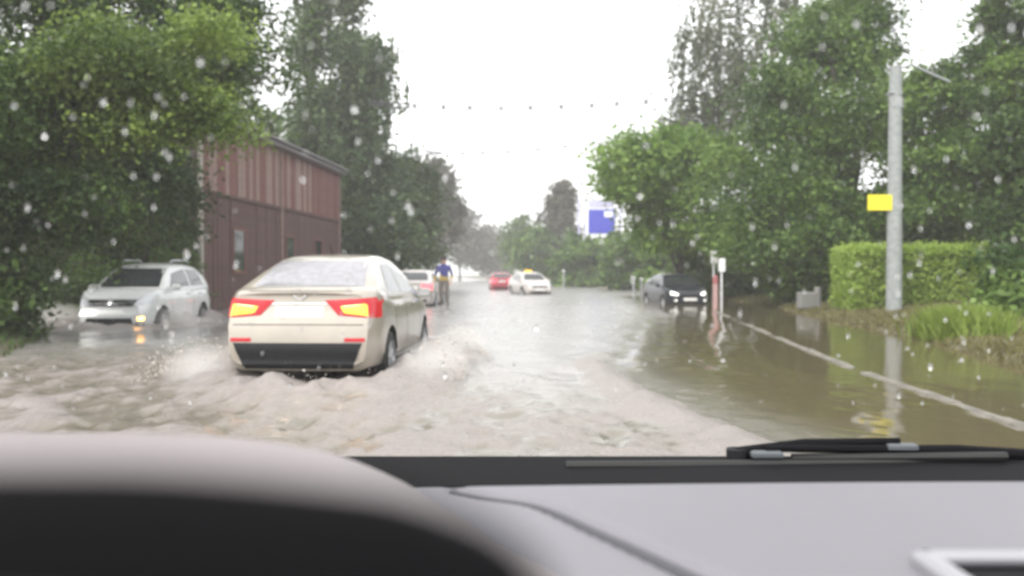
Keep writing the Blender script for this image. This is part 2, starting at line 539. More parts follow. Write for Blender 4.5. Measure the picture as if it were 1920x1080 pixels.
def blobs(name, pts, rad, m, stretch=None, seed=1, parent=None):
    rng = np.random.default_rng(seed)
    N = len(pts)
    s = np.ones((N, 1, 3)) if stretch is None else stretch[:, None, :]
    v = (pts[:, None, :] + ICO_V[None] * rad[:, None, None] * s * (1 + .25 * rng.normal(size=(N, len(ICO_V), 1)))).reshape(-1, 3)
    f = (ICO_F[None] + (np.arange(N) * len(ICO_V))[:, None, None]).reshape(-1, 3)
    return from_arrays(name, v, f, m, parent, smooth=True)


def spray(label, cx, cy, rx, ry, h, N, seed, rad=.012):
    rng = np.random.default_rng(seed)
    a = rng.uniform(0, 2 * np.pi, N)
    r = 1 + np.abs(rng.normal(0, .12, N))
    x, y = cx + rx * r * np.cos(a), cy + ry * r * np.sin(a)
    z = np.abs(rng.exponential(h, N)) + .02
    o = blobs('water_spray', np.stack([x, y, z], -1), rad * rng.lognormal(-.2, .5, N), M['spray'], seed=seed)
    tag(o, kind='stuff')


def plume(wx, wy, dx, N, seed):
    rng = np.random.default_rng(seed)
    tt = rng.uniform(0, 1, N) ** .8
    x = wx + dx * (tt * .75 + rng.normal(0, .06, N))
    y = wy - .7 * tt + rng.normal(0, .28, N)
    z = .05 + .42 * tt * (1 - tt) * 4 * rng.uniform(.2, 1, N) ** 1.3
    o = blobs('water_spray', np.stack([x, y, z], -1), .0035 * rng.lognormal(0, .6, N), M['spray'], seed=seed)
    tag(o, kind='stuff')
plume(-1.25, 9.7, 1, 1600, 21); plume(-1.1, 12.2, 1, 1400, 22); plume(-3.1, 9.75, -1, 1200, 23); plume(-7.9, 18.7, 1, 1500, 24); plume(-9.4, 18.7, -1, 1500, 25)
# the fine mist that hangs round the splashes: closed bodies of wet air
mm = bpy.data.materials.new('spray_mist'); mm.use_nodes = True
t = mm.node_tree; t.nodes.clear()
o_ = t.nodes.new('ShaderNodeOutputMaterial'); pv = t.nodes.new('ShaderNodeVolumePrincipled'); pv.inputs['Color'].default_value = (.96, .94, .92, 1)
tc = t.nodes.new('ShaderNodeTexCoord'); ln = t.nodes.new('ShaderNodeVectorMath'); ln.operation = 'LENGTH'
t.links.new(tc.outputs['Object'], ln.inputs[0])
fo = t.nodes.new('ShaderNodeMapRange'); fo.inputs['From Min'].default_value = 1; fo.inputs['From Max'].default_value = .15; fo.inputs['To Min'].default_value = 0; fo.inputs['To Max'].default_value = 1
t.links.new(ln.outputs['Value'], fo.inputs['Value'])
nz_ = t.nodes.new('ShaderNodeTexNoise'); nz_.inputs['Scale'].default_value = 2.6; nz_.inputs['Detail'].default_value = 3
t.links.new(tc.outputs['Object'], nz_.inputs['Vector'])
m1 = t.nodes.new('ShaderNodeMath'); m1.operation = 'MULTIPLY'; t.links.new(fo.outputs[0], m1.inputs[0]); t.links.new(nz_.outputs['Fac'], m1.inputs[1])
m2_ = t.nodes.new('ShaderNodeMath'); m2_.operation = 'MULTIPLY'; m2_.inputs[1].default_value = 4.2; t.links.new(m1.outputs[0], m2_.inputs[0])
t.links.new(m2_.outputs[0], pv.inputs['Density']); t.links.new(pv.outputs[0], o_.inputs['Volume'])
bm = bmesh.new(); bmesh.ops.create_icosphere(bm, subdivisions=3, radius=1); mist_me = bpy.data.meshes.new('spray_mist'); bm.to_mesh(mist_me); bm.free(); mist_me.materials.append(mm)
for (x, y, z, rx, ry, rz_) in ((-.85, 9.3, .12, .42, .9, .38), (-.72, 11.9, .12, .42, .9, .36), (-3.4, 9.4, .1, .4, .8, .3), (-7.45, 18.6, .15, .55, 1.1, .42), (-9.9, 18.5, .15, .7, 1.1, .42)):
    o = link(bpy.data.objects.new('spray_mist', mist_me)); o.location = (x, y, z); o.scale = (rx, ry, rz_); tag(o, kind='stuff')

spray('', -1.95, 11.2, 1.15, 2.5, .06, 700, 3, .004)
spray('', -8.6, 19.9, 1.1, 2.4, .08, 1200, 4, .009)

# ------------------------------------------------------------------ kerb
kp = empty('kerb'); tag(kp, kind='structure')
stone_me = None
s_arc = np.concatenate([[0], np.cumsum(np.hypot(np.diff(KX), np.diff(KY)))])
rng = random.Random(4)
for i in range(int(s_arc[-1] / .8)):
    s = (i + .5) * .8
    x, y = np.interp(s, s_arc, KX), np.interp(s, s_arc, KY)
    x2, y2 = np.interp(s + .3, s_arc, KX), np.interp(s + .3, s_arc, KY)
    if stone_me is None:
        o = MB().box((0, 0, 0), (.15, .785, .3), .014).build('kerb_stone', M['kerb'], kp)
        stone_me = o.data
    else:
        o = link(bpy.data.objects.new('kerb_stone', stone_me), kp)
    o.location = (x + rng.uniform(-.012, .012), y, -.143 + rng.uniform(-.01, .008))
    o.rotation_euler = (rng.uniform(-.01, .01), rng.uniform(-.03, .03), math.atan2(y2 - y, x2 - x) - math.pi / 2 + rng.uniform(-.015, .015))


# ------------------------------------------------------------------ trees
def leaf_arrays(c, size, tone, rng, down=0.0, flat=.35):
    N = len(c)
    d = rng.normal(size=(N, 3)); d[:, 2] = d[:, 2] * .6 - down
    d /= np.linalg.norm(d, axis=1)[:, None]
    u = rng.normal(size=(N, 3)); u[:, 2] += flat
    s = np.cross(d, u); s /= np.linalg.norm(s, axis=1)[:, None] + 1e-9
    L = size[:, None]; W = L * rng.uniform(.5, .75, (N, 1))
    nrm = np.cross(d, s)
    p = np.stack([c - d * L / 2, c + s * W / 2 + nrm * L * .08, c + d * L / 2, c - s * W / 2 + nrm * L * .08], 1)
    f = np.arange(N * 4).reshape(N, 4)
    return p.reshape(-1, 3), f, np.repeat(tone, 4)


def crown_points(ells, N, rng, clump=.55, droop=0.0, strand=0):
    """leaf centres: clumps spread through ellipsoids, with gaps"""
    vol = np.array([e[3] * e[4] * e[5] for e in ells]) ** .72
    vol = vol / vol.sum()
    P, T = [], []
    for e, share in zip(ells, vol):
        c, r = np.array(e[:3]), np.array(e[3:6])
        ncl = max(12, int(19 * (r[0] * r[1] * r[2]) ** .5))
        u = rng.normal(size=(ncl, 3)); u /= np.linalg.norm(u, axis=1)[:, None]
        q = rng.uniform(.25, 1.0, ncl) ** .45
        q *= 1 + .16 * rng.normal(size=ncl)
        cc = c + u * q[:, None] * r
        n = int(N * share)
        k = rng.integers(0, ncl, n)
        cs = clump * rng.uniform(.55, 1.35, ncl)
        off = rng.normal(size=(n, 3)) * cs[k][:, None] * np.array([.62, .62, .42])
        p = cc[k] + off
        if droop > 0:
            p[:, 2] -= droop * np.abs(rng.exponential(.6, n)) * (q[k] > .7)
        tone = np.clip(.45 + .3 * rng.normal(size=ncl)[k] + .12 * rng.normal(size=n) + .4 * fbm(p[:, 0] * .45 + 3 * c[1], p[:, 2] * .45 + p[:, 1] * .3, 3, 7), 0, 1)
        P.append(p); T.append(tone)
        if strand:
            # hanging twigs along the outer clumps
            sel = rng.choice(ncl, size=min(ncl, strand), replace=strand > ncl)
            for j in sel:
                for s_ in range(5):
                    st_ = cc[j] + rng.normal(size=3) * .5
                    ln = rng.uniform(1.0, 3.2) * droop
                    m = int(ln * 26)
                    tt = np.linspace(0, 1, m)
                    lean = rng.normal(size=2) * .25
                    pp = st_ + np.stack([lean[0] * tt, lean[1] * tt, -ln * tt], -1) + rng.normal(size=(m, 3)) * .05
                    P.append(pp); T.append(np.full(m, np.clip(.4 + .2 * rng.normal(), 0, 1)))
    return np.concatenate(P), np.concatenate(T)


def tree(name, label, base, ells, N, leaf, lm, bark='bark', seed=1, clump=.55, droop=0, strand=0, r0=.2, group=None, cat='tree', limbs=8):
    rng = np.random.default_rng(seed)
    bx_, by_ = base
    bz = float(ground_z(np.array(bx_), np.array(by_))) - .05
    root = empty(name, (bx_, by_, bz))
    tag(root, label, cat, group)
    off = np.array([bx_, by_, bz])
    cen = np.array([e[:3] for e in ells])
    big = max(range(len(ells)), key=lambda i: ells[i][3] * ells[i][4] * ells[i][5])
    top = cen[big] + np.array([0, 0, ells[big][5] * .55]) - off
    if limbs:
        h = top[2]
        pts, rad = [], []
        for k in range(9):
            f = k / 8
            pts.append((top[0] * f ** 1.6 + .12 * math.sin(5 * f + seed) * (f > 0), top[1] * f ** 1.6 + .1 * math.cos(4 * f + seed) * (f > 0), h * f))
            rad.append(r0 * (1.25 if k == 0 else 1 - .85 * f))
        MB().tube(pts, rad, 9).build('trunk', M[bark], root, True)
        for k in range(limbs):
            e = ells[k % len(ells)]
            u = rng.normal(size=3); u /= np.linalg.norm(u)
            tip = np.array(e[:3]) + u * np.array(e[3:6]) * .75 - off
            f = rng.uniform(.3, .8)
            i = int(f * 8)
            st_ = np.array(pts[i])
            tip[2] = max(tip[2], st_[2] + .1) if droop == 0 else tip[2]
            mid = (st_ + tip) / 2 + np.array([0, 0, .12 * np.linalg.norm(tip - st_)])
            rr_ = rad[i] * .55
            MB().tube([st_, (st_ + mid) / 2 + rng.normal(size=3) * .05, mid, (mid + tip) / 2 + rng.normal(size=3) * .08, tip], [rr_, rr_ * .8, rr_ * .6, rr_ * .4, rr_ * .15], 6).build('limb', M[bark], root, True)
    P, T = crown_points(ells, N, rng, clump, droop, strand)
    gz = ground_z(P[:, 0], P[:, 1])
    k = P[:, 2] > np.maximum(gz, 0) + .03
    P, T = P[k], T[k]
    size = leaf * rng.uniform(.65, 1.35, len(P))
    v, f, tt = leaf_arrays(P - off, size, T, rng, down=.5 if droop else .1)
    from_arrays('crown' if limbs else 'foliage', v, f, M[lm], root, attr={'tone': tt})
    return root


def E(px, py, Yc, wpx, hpx, depth):
    """an ellipsoid of foliage seen at pixel (px,py), Yc metres ahead, half-extents in photo pixels"""
    c = at(px, py, Yc)
    return (c.x, c.y, c.z, wpx / FPX * Yc, depth, hpx / FPX * Yc)


GL, GR, GF = 'trees on the bank beside the silver car', 'trees on the verge behind the kerb', 'far trees where the road bends away'
# --- the left bank
tree('broadleaf_tree', 'tall dark tree overhanging the silver car, thickest of the bank', (-12.2, 20.5),
     [E(60, 60, 19, 240, 190, 3), E(300, 60, 20, 220, 150, 3), E(120, 330, 19.5, 240, 170, 2.6), E(255, 340, 21.5, 90, 140, 2.0), E(400, 105, 21.5, 65, 80, 2.0), E(180, -160, 21, 300, 150, 3.5)],
     120000, .115, 'leaf_dark', seed=2, r0=.34, group=GL, limbs=10)
tree('maple_tree', 'young tree with yellow-green leaves reaching out above the silver car', (-9.6, 15.0),
     [E(205, 80, 15, 55, 34, .8), E(390, 70, 15.2, 55, 34, .8), E(270, 130, 15, 90, 38, 1.0), E(140, 150, 15, 90, 34, 1.0), E(330, 185, 15, 80, 34, .9), E(400, 235, 15.3, 70, 26, .7), E(300, 235, 15, 36, 24, .7), E(60, 160, 15, 70, 30, .8), E(200, 250, 15, 50, 22, .6)],
     24000, .1, 'leaf_light', seed=3, clump=.42, r0=.1, group=GL, limbs=9)
tree('leaning_tree', 'dark green tree filling the bank edge in front of the tallest crown', (-11.2, 15.2),
     [E(0, 300, 14, 170, 130, 1.6), E(90, 395, 15, 115, 65, 1.4), E(-60, 150, 14, 120, 140, 1.6)],
     40000, .095, 'leaf_dark', seed=5, r0=.16, group=GL)
tree('slender_tree', 'thin grey-green tree letting the sky through beside the birch', (-13.5, 34),
     [E(400, 70, 34, 48, 110, 1.5), E(455, 225, 34, 50, 45, 1.4), E(380, -100, 34, 70, 90, 2)],
     9000, .24, 'leaf_birch', seed=7, r0=.16, clump=.6, group=GL)
tree('weeping_birch', 'tall weeping birch with hanging twigs behind the red-brown house', (-8.9, 47),
     [E(632, 150, 47, 70, 150, 2.4), E(645, 300, 47, 100, 120, 2.6), E(625, -60, 47, 60, 120, 2.2), E(695, 150, 46.5, 45, 80, 1.6), E(580, 225, 47.5, 45, 60, 1.6), E(700, 420, 46, 90, 90, 2)],
     34000, .27, 'leaf_birch', 'birch_bark', seed=9, clump=.8, droop=.8, strand=16, r0=.22, group=GL, limbs=10)
tree('roadside_tree', 'rounded dark tree past the red-brown house, at the water edge', (-7.6, 52),
     [E(735, 400, 52, 80, 110, 2.3), E(770, 360, 52, 50, 75, 2.0), E(700, 340, 52, 60, 70, 2), E(780, 460, 52, 48, 50, 1.7)],
     20000, .25, 'leaf_dark', seed=11, clump=.7, r0=.2, group=GL)
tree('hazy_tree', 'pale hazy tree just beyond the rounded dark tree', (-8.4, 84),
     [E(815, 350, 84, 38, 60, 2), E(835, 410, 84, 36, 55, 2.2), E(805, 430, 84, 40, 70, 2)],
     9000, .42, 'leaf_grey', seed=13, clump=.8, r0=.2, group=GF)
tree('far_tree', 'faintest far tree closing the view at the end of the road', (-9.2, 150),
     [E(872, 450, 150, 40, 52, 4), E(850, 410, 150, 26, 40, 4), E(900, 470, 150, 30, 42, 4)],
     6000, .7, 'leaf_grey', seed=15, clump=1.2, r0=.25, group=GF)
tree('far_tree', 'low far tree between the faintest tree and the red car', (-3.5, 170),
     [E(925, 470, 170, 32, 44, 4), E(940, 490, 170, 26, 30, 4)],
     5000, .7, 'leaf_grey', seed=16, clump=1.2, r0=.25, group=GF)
for i, (px, py, Yc, wp, hp, dp, N, lb) in enumerate((
        (-25, 530, 14.5, 85, 80, 1.0, 10000, 'dark bush at the water edge under the overhanging crowns'),
        (180, 475, 25.5, 120, 70, 1.2, 12000, 'dark bush directly behind the silver car'),
        (315, 475, 25.5, 38, 85, 1.0, 6000, 'dark bush between the silver car and the red-brown house'))):
    c = at(px, py, Yc)
    tree('bush', lb, (c.x, c.y), [(c.x, c.y, c.z, wp / FPX * Yc, dp, hp / FPX * Yc), (c.x - .3, c.y + .4, .5, wp / FPX * Yc * 1.05, dp, .7)], N, .14, 'leaf_dark', seed=40 + i, group='bushes along the flooded bank', cat='bush', limbs=0, clump=.4)
# --- the right verge
tree('bright_tree', 'bright yellow-green tree leaning over the road behind the dark car', (7.4, 37),
     [E(1200, 330, 36, 78, 72, 1.8), E(1290, 310, 36.5, 85, 70, 2), E(1172, 300, 36, 42, 42, 1.4), E(1270, 420, 36.5, 90, 80, 2)],
     24000, .22, 'leaf_bright', seed=21, clump=.6, r0=.18, group=GR)
tree('thin_birch', 'tall thin grey birch with drooping twigs against the white sky', (9.5, 43),
     [E(1330, 120, 43, 85, 120, 2.2), E(1400, 60, 43, 120, 120, 2.6), E(1290, 210, 43, 70, 60, 2), E(1400, 210, 43, 100, 80, 2.2), E(1440, -80, 43, 150, 90, 2.6)],
     9000, .22, 'leaf_thin', 'birch_bark', seed=23, clump=.8, droop=.8, strand=9, r0=.2, group=GR, limbs=14)
tree('broadleaf_tree', 'big green tree in the middle of the verge behind the concrete pole', (12.0, 30),
     [E(1560, 180, 30, 150, 130, 2.6), E(1470, 330, 30, 130, 120, 2.4), E(1620, 350, 29, 150, 130, 2.4), E(1540, 430, 29, 170, 90, 2.2), E(1580, 60, 31, 110, 90, 2.2)],
     95000, .15, 'leaf_green', seed=25, clump=.7, r0=.3, group=GR, limbs=10)
tree('broadleaf_tree', 'green tree crowding above the box hedge', (15.2, 28.5),
     [E(1830, 220, 28, 120, 130, 2), E(1780, 370, 29, 130, 100, 2), E(1900, 340, 27, 100, 120, 1.8), E(1740, 210, 29, 70, 70, 1.6)],
     50000, .14, 'leaf_green', seed=27, clump=.55, r0=.24, group=GR)
tree('tall_tree', 'tall dark-topped tree above the hedge with sky beside its crown', (16.2, 27),
     [E(1930, 10, 27, 70, 110, 2), E(1960, 150, 27, 90, 110, 2)],
     12000, .18, 'leaf_dark', seed=29, r0=.22, group=GR)
tree('shade_tree', 'shaded tree with dark leaves behind the hedge', (14.6, 22),
     [E(1960, 470, 21.5, 80, 110, 1.3), E(1930, 300, 22, 60, 90, 1.3)],
     13000, .14, 'leaf_dark', seed=31, r0=.16, group=GR)
for i, (px, py, Yc, wp, hp, dp, N, lm, lb) in enumerate((
        (1400, 480, 40, 120, 75, 1.8, 16000, 'leaf_green', 'green bush spreading behind the dark car'),
        (1290, 490, 56, 90, 70, 2.0, 14000, 'leaf_green', 'deep green bush seen under the bright tree past the dark car'),
        (1520, 500, 30, 90, 55, 1.4, 9000, 'leaf_green', 'low bush between the dark car and the box hedge'),
        (1650, 430, 36, 170, 85, 1.6, 16000, 'leaf_green', 'tall bush in the shade behind the concrete pole'),
        (1850, 430, 34, 120, 90, 1.6, 14000, 'leaf_green', 'tall bush in the shade at the back of the box hedge'),
        (1120, 485, 76, 85, 46, 3, 10000, 'leaf_green', 'wide bush under the blue signboard'),
        (1190, 490, 62, 70, 52, 2.2, 7000, 'leaf_green', 'bush between the blue signboard and the dark car'),
        (1020, 475, 92, 62, 48, 3, 7000, 'leaf_green', 'bush behind the white taxi'),
        (1905, 580, 17, 42, 28, .6, 4000, 'leaf_green', 'low dark bush on the verge beside the box hedge'))):
    c = at(px, py, Yc)
    gz = float(ground_z(np.array(c.x), np.array(c.y)))
    tree('bush', lb, (c.x, c.y), [(c.x, c.y, c.z, wp / FPX * Yc, dp, hp / FPX * Yc), (c.x, c.y, gz + .4, wp / FPX * Yc * .95, dp, .6)], N, .1 + .004 * Yc, lm, seed=60 + i, group='bushes along the verge', cat='bush', limbs=0, clump=.25 + .006 * Yc)
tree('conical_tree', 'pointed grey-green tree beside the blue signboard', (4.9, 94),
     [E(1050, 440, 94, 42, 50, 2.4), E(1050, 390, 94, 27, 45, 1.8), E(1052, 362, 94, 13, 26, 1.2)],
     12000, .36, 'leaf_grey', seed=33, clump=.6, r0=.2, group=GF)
tree('far_tree', 'far dark tree over the white taxi, at the bend', (3.6, 112),
     [E(972, 450, 112, 30, 42, 3), E(1000, 470, 112, 36, 40, 3)],
     9000, .45, 'leaf_dark', seed=35, clump=.9, r0=.2, group=GF)

# --- box hedge: trimmed block of leaves
c0, c1 = at(1590, 470, 23.5), at(1850, 470, 23.5)
rng = np.random.default_rng(77)
hedge = empty('box_hedge', ((c0.x + c1.x) / 2, 23.8, .3)); tag(hedge, 'square-cut bright green hedge behind the concrete pole', 'hedge')
N = 42000
u = rng.uniform(-1, 1, (N, 3))
k = rng.integers(0, 3, N); sg = rng.choice([-1, 1], N)
u[np.arange(N), k] = sg * (1 - np.abs(rng.normal(0, .06, N)))
hx, hy, hz = (c1.x - c0.x) / 2, .75, (c0.z - .2) / 2
p = u * np.array([hx, hy, hz]) + np.array([0, 0, hz - .05])
p += .085 * rng.normal(size=p.shape)
p[:, 2] += .06 * fbm(p[:, 0] * 1.5 + 9, p[:, 1] * 1.5, 3, 3) * (u[:, 2] > .8)
tone = np.clip(.45 + .3 * fbm(p[:, 0] * 2, p[:, 2] * 2 + p[:, 1], 3, 8) + .15 * rng.normal(size=N), 0, 1)
v, f, tt = leaf_arrays(p, .1 * rng.uniform(.6, 1.3, N), tone, rng)
from_arrays('foliage', v, f, M['leaf_hedge'], hedge, attr={'tone': tt})
core = MB().box((0, 0, hz - .05), (hx * 1.86, hy * 1.7, hz * 1.86), .1).build('twigs', mat('twigs', (.09, .1, .03), .9, noise=.4), hedge)

# --- grass
def grass(name, pts_fn, N, h, m, seed):
    rng = np.random.default_rng(seed)
    x, y = pts_fn(rng, N)
    d = bank(x, y)
    z = ground_z(x, y)
    keep = (z > -.02)
    x, y, z = x[keep], y[keep], z[keep]
    n = len(x)
    hh = h * rng.uniform(.5, 1.3, n)
    a = rng.uniform(0, 2 * np.pi, n); lean = rng.normal(0, .35, (n, 2)) * hh[:, None]
    wd = .012 + .0008 * y
    p0 = np.stack([x - wd * np.cos(a), y - wd * np.sin(a), z], -1)
    p1 = np.stack([x + wd * np.cos(a), y + wd * np.sin(a), z], -1)
    p2 = np.stack([x + lean[:, 0], y + lean[:, 1], z + hh], -1)
    v = np.stack([p0, p1, p2], 1).reshape(-1, 3)
    f = np.arange(n * 3).reshape(n, 3)
    tone = np.repeat(np.clip(.5 + .3 * fbm(x * .8, y * .5, 3, 4) + .2 * rng.normal(size=n), 0, 1), 3)
    o = from_arrays(name, v, f, m, attr={'tone': tone})
    tag(o, kind='stuff')


def verge_pts(rng, N):
    y = 6 + 40 * rng.uniform(0, 1, N) ** 1.6
    x = np.interp(y, RY, RX) + rng.uniform(-.5, 6, N)
    return x, y
def bright_pts(rng, N):
    a = rng.normal(size=(N, 2))
    return 7.75 + .24 * a[:, 0], 14.8 + .4 * a[:, 1]
def left_pts(rng, N):
    y = 6 + 40 * rng.uniform(0, 1, N) ** 1.6
    x = np.interp(y, LY, LX) - rng.uniform(-.5, 5, N)
    return x, y
grass('verge_grass', verge_pts, 60000, .085, M['grass'], 5)
grass('tall_grass', bright_pts, 5000, .42, M['grass_bright'], 6)
grass('bank_grass', left_pts, 14000, .12, M['leaf_dark'], 8)

# ------------------------------------------------------------------ red-brown boarded house
A, B = Vector((-9.75, 26.6, 0)), Vector((-8.55, 42.2, 0))
ux = (B - A).normalized(); LEN = (B - A).length
ang = math.atan2(ux.y, ux.x)
house = empty('house', A, ang); tag(house, 'tall red-brown house with upright boards, paler upstairs, dark below', 'house')
HT = 6.1
MB().box((LEN / 2, 4.0, HT / 2 - .2), (LEN, 7.9, HT + .4)).build('wall', M['wall_core'], house)
# street front is at local y = 0.05, facing local -y ... wall is pushed back from it
rngp = random.Random(12)
bw = .34
nb = int(LEN / bw)
up_me = [MB().box((0, 0, 0), (bw - .03, .05, 2.24), .008).build('board', M[k], house) for k in ('board_red', 'board_pale')]
lo_me = MB().box((0, 0, 0), (bw - .03, .05, 3.68), .008).build('board', M['board_dark'], house)
first = {0: True, 1: True, 2: True}
def put(proto, key, x, z):
    if first[key]: first[key] = False; o = proto
    else: o = link(proto.copy(), house)
    o.location = (x, .02 + rngp.uniform(-.012, .012), z + rngp.uniform(-.03, .03))
    o.rotation_euler = (0, rngp.uniform(-.006, .006), 0)
pattern = [1, 0, 1, 1, 0, 0, 1, 0, 0, 1, 1, 0, 1, 0, 1, 0, 0, 1]
for i in range(nb):
    x = (i + .5) * LEN / nb
    fr = i / nb
    pale = pattern[i % len(pattern)] and .02 < fr < .72
    put(up_me[1 if pale else 0], 1 if pale else 0, x, 3.83 + 1.12)
    put(lo_me, 2, x, 1.84)
MB().box((LEN / 2, -.02, 3.76), (LEN, .09, .12), .01).build('band_board', M['board_dark'], house)
for x in (.06, LEN * .47, LEN - .06):
    MB().box((x, -.03, HT / 2), (.16, .12, HT), .015).build('corner_post', M['trim_pale'] if x < 1 else M['board_pale'], house)
# eaves and roof
MB().box((LEN / 2, -.1, HT + .04), (LEN + .5, .5, .16), .02).build('eave', M['roof_iron'], house)
rf = MB()
rf.add([(-.3, -.5, HT + .13), (LEN + .3, -.5, HT + .13), (LEN + .3, 4, HT + 1.35), (-.3, 4, HT + 1.35), (LEN + .3, 8.4, HT + .13), (-.3, 8.4, HT + .13),
        (-.3, -.5, HT + .2), (LEN + .3, -.5, HT + .2), (LEN + .3, 4, HT + 1.42), (-.3, 4, HT + 1.42), (LEN + .3, 8.4, HT + .2), (-.3, 8.4, HT + .2)],
       [(0, 3, 2, 1), (3, 5, 4, 2), (6, 7, 8, 9), (9, 8, 10, 11), (0, 1, 7, 6), (4, 5, 11, 10), (1, 2, 8, 7), (2, 4, 10, 8), (0, 6, 9, 3), (3, 9, 11, 5)])
rf.build('roof', M['roof_iron'], house)
# dark openings downstairs
for x in (3.1, 8.4, 12.2):
    wf = MB()
    for dx in (-.5, .5): wf.box((x + dx, -.03, 1.95), (.08, .05, 1.5), .008)
    for dz in (-.75, .75): wf.box((x, -.03, 1.95 + dz), (1.1, .06, .08), .008)
    w_ = wf.build('window', M['board_red'], house)
    MB().box((x, -.018, 1.95), (.92, .02, 1.42)).build('pane', M['glass'], w_)
# red fence panel beside the house
fn = empty('board_fence', (-11.8, 25.8, .1)); tag(fn, 'short red board fence beside the house, half hidden by leaves', 'fence')
pm = None
for i in range(9):
    if pm is None:
        o = MB().box((0, 0, 1.35), (.2, .03, 2.7), .006).build('fence_board', M['brick_red'], fn); pm = o.data
    else: o = link(bpy.data.objects.new('fence_board', pm), fn)
    o.location = (i * .225, rngp.uniform(-.01, .01), rngp.uniform(-.03, .03))
for zz in (.6, 2.2): MB().box((.9, .04, zz), (2.0, .05, .08)).build('rail', M['brick_red'], fn)

# ------------------------------------------------------------------ pole, signs, posts, wires
pz = float(ground_z(np.array(9.85), np.array(22.0)))
pole = empty('utility_pole', (9.85, 22, pz)); tag(pole, 'grey concrete lighting pole standing before the box hedge', 'pole')
MB().tube([(0, 0, -.2), (0, 0, 2), (0, 0, 6.3)], [.2, .185, .15], 12).build('shaft', M['concrete'], pole, True)
MB().tube([(0, 0, 6.2), (.35, -.1, 6.32), (1.3, -.2, 5.85)], [.035, .035, .03], 8).build('bracket_arm', M['steel'], pole, True)
MB().box((-.03, 0, 5.6), (.3, .3, .05), .01).build('clamp_band', M['steel'], pole)
MB().box((.02, -.02, 5.25), (.27, .27, .05), .01).build('clamp_band', M['steel'], pole)
ys_ = empty('yellow_sign', (9.42, 21.88, 2.98)); tag(ys_, 'small yellow plate fixed to the concrete pole', 'sign')
MB().box((0, 0, 0), (.62, .025, .4), .008).build('plate', M['yellow_sign'], ys_)
MB().box((.25, .05, 0), (.5, .05, .06)).build('bracket', M['steel'], ys_)

bs = at(1123, 440, 82); bsz = float(ground_z(np.array(bs.x), np.array(bs.y)))
bsn = empty('signboard', (bs.x, bs.y, bsz)); tag(bsn, 'blue and white signboard on white posts above the bushes', 'signboard')
bsn.scale = (1.2, 1, 1)
zt = EYE + (HOR - 372) / FPX * 82 - bsz; zb = EYE + (HOR - 440) / FPX * 82 - bsz
for x in (-1.6, -1.1, 1.7): MB().box((x, 0, zt / 2), (.17, .14, zt), .01).build('post', M['lilac_sign'], bsn)
MB().box((.3, -.02, (zb + zt) / 2 - .05), (2.5, .08, zt - zb), .01).build('back_board', M['white_metal'], bsn)
MB().box((.2, -.09, zb + 1.25), (2.1, .04, 2.3), .01).build('blue_panel', M['blue_sign'], bsn)
MB().box((.1, -.09, zt - .5), (1.9, .04, .7), .01).build('top_panel', M['lilac_sign'], bsn)
MB().box((.75, -.12, zb + 1.95), (.7, .03, .55), .01).build('white_panel', M['white_metal'], bsn)
MB().box((1.35, -.09, zt - 1.2), (.3, .04, 1.0), .01).build('side_panel', M['white_metal'], bsn)

for (px, py, Yc, lb) in ((1338, 482, 30, 'taller thin post with a small white plate beside the dark car'), (1353, 497, 28, 'shorter thin post with a small white plate beside the dark car')):
    c = at(px, py, Yc)
    s_ = empty('sign_post', (c.x, c.y, -.2)); tag(s_, lb, 'sign', 'white sign posts beside the dark car')
    MB().tube([(0, 0, 0), (0, 0, c.z + .35)], .03, 8).build('post', M['white_metal'], s_, True)
    MB().box((0, -.04, c.z + .2), (.22, .02, .44), .006).build('plate', M['white_metal'], s_)

bp_me = None
for i, (px, py, Yc, h, lb) in enumerate(((1188, 552, 50, 1.0, 'pale verge bollard farthest from the dark car'), (1203, 556, 45, .95, 'pale bollard in the middle of the verge group'), (1217, 560, 42, .9, 'pale bollard closest to the headlamps of the dark car'), (1057, 538, 70, 1.5, 'pale post behind the white taxi'))):
    c = at(px, py, Yc)
    p_ = empty('bollard', (c.x, c.y, 0)); tag(p_, lb, 'bollard', 'pale bollards along the far verge')
    p_.scale = (1, 1, h)
    if bp_me is None:
        a_ = MB().tube([(0, 0, -.25), (0, 0, .9)], [.08, .07], 10).build('post', M['concrete'], p_, True)
        b_ = MB().tube([(0, 0, .9), (0, 0, .97), (0, 0, 1.0)], [.09, .085, .03], 10).build('cap', M['white_metal'], p_, True)
        bp_me = (a_.data, b_.data)
    else:
        link(bpy.data.objects.new('post', bp_me[0]), p_); link(bpy.data.objects.new('cap', bp_me[1]), p_)
# weathered concrete blocks on the verge
for i, (px, py, d, lb) in enumerate(((1512, 545, (.5, .3, .5), 'larger pale concrete block on the verge beside the hedge'), (1533, 542, (.16, .16, .62), 'narrow pale concrete stump beside the larger block'))):
    c = at(px, py, 26)
    gz = float(ground_z(np.array(c.x), np.array(26.0)))
    o = MB().box((0, 0, d[2] / 2), d, .03).build('concrete_block', M['block']); o.location = (c.x, 26, gz + .02)
    o.rotation_euler = (0, 0, .2 + i * .4); tag(o, lb, 'block')
# red and white marker post by the dark car
c = at(1342, 575, 29)
mk = empty('marker_post', (c.x, 29, 0)); tag(mk, 'faded pink post standing in the water at the dark car', 'post')
MB().tube([(0, 0, -.3), (0, 0, 1.0)], .1, 12).build('post', mat('faded_pink', (.42, .27, .26), .7, noise=.2), mk, True)
MB().tube([(0, 0, .82), (0, 0, 1.0), (0, 0, 1.12)], [.105, .105, .05], 12).build('red_cap', mat('faded_red', (.3, .1, .1), .7), mk, True)

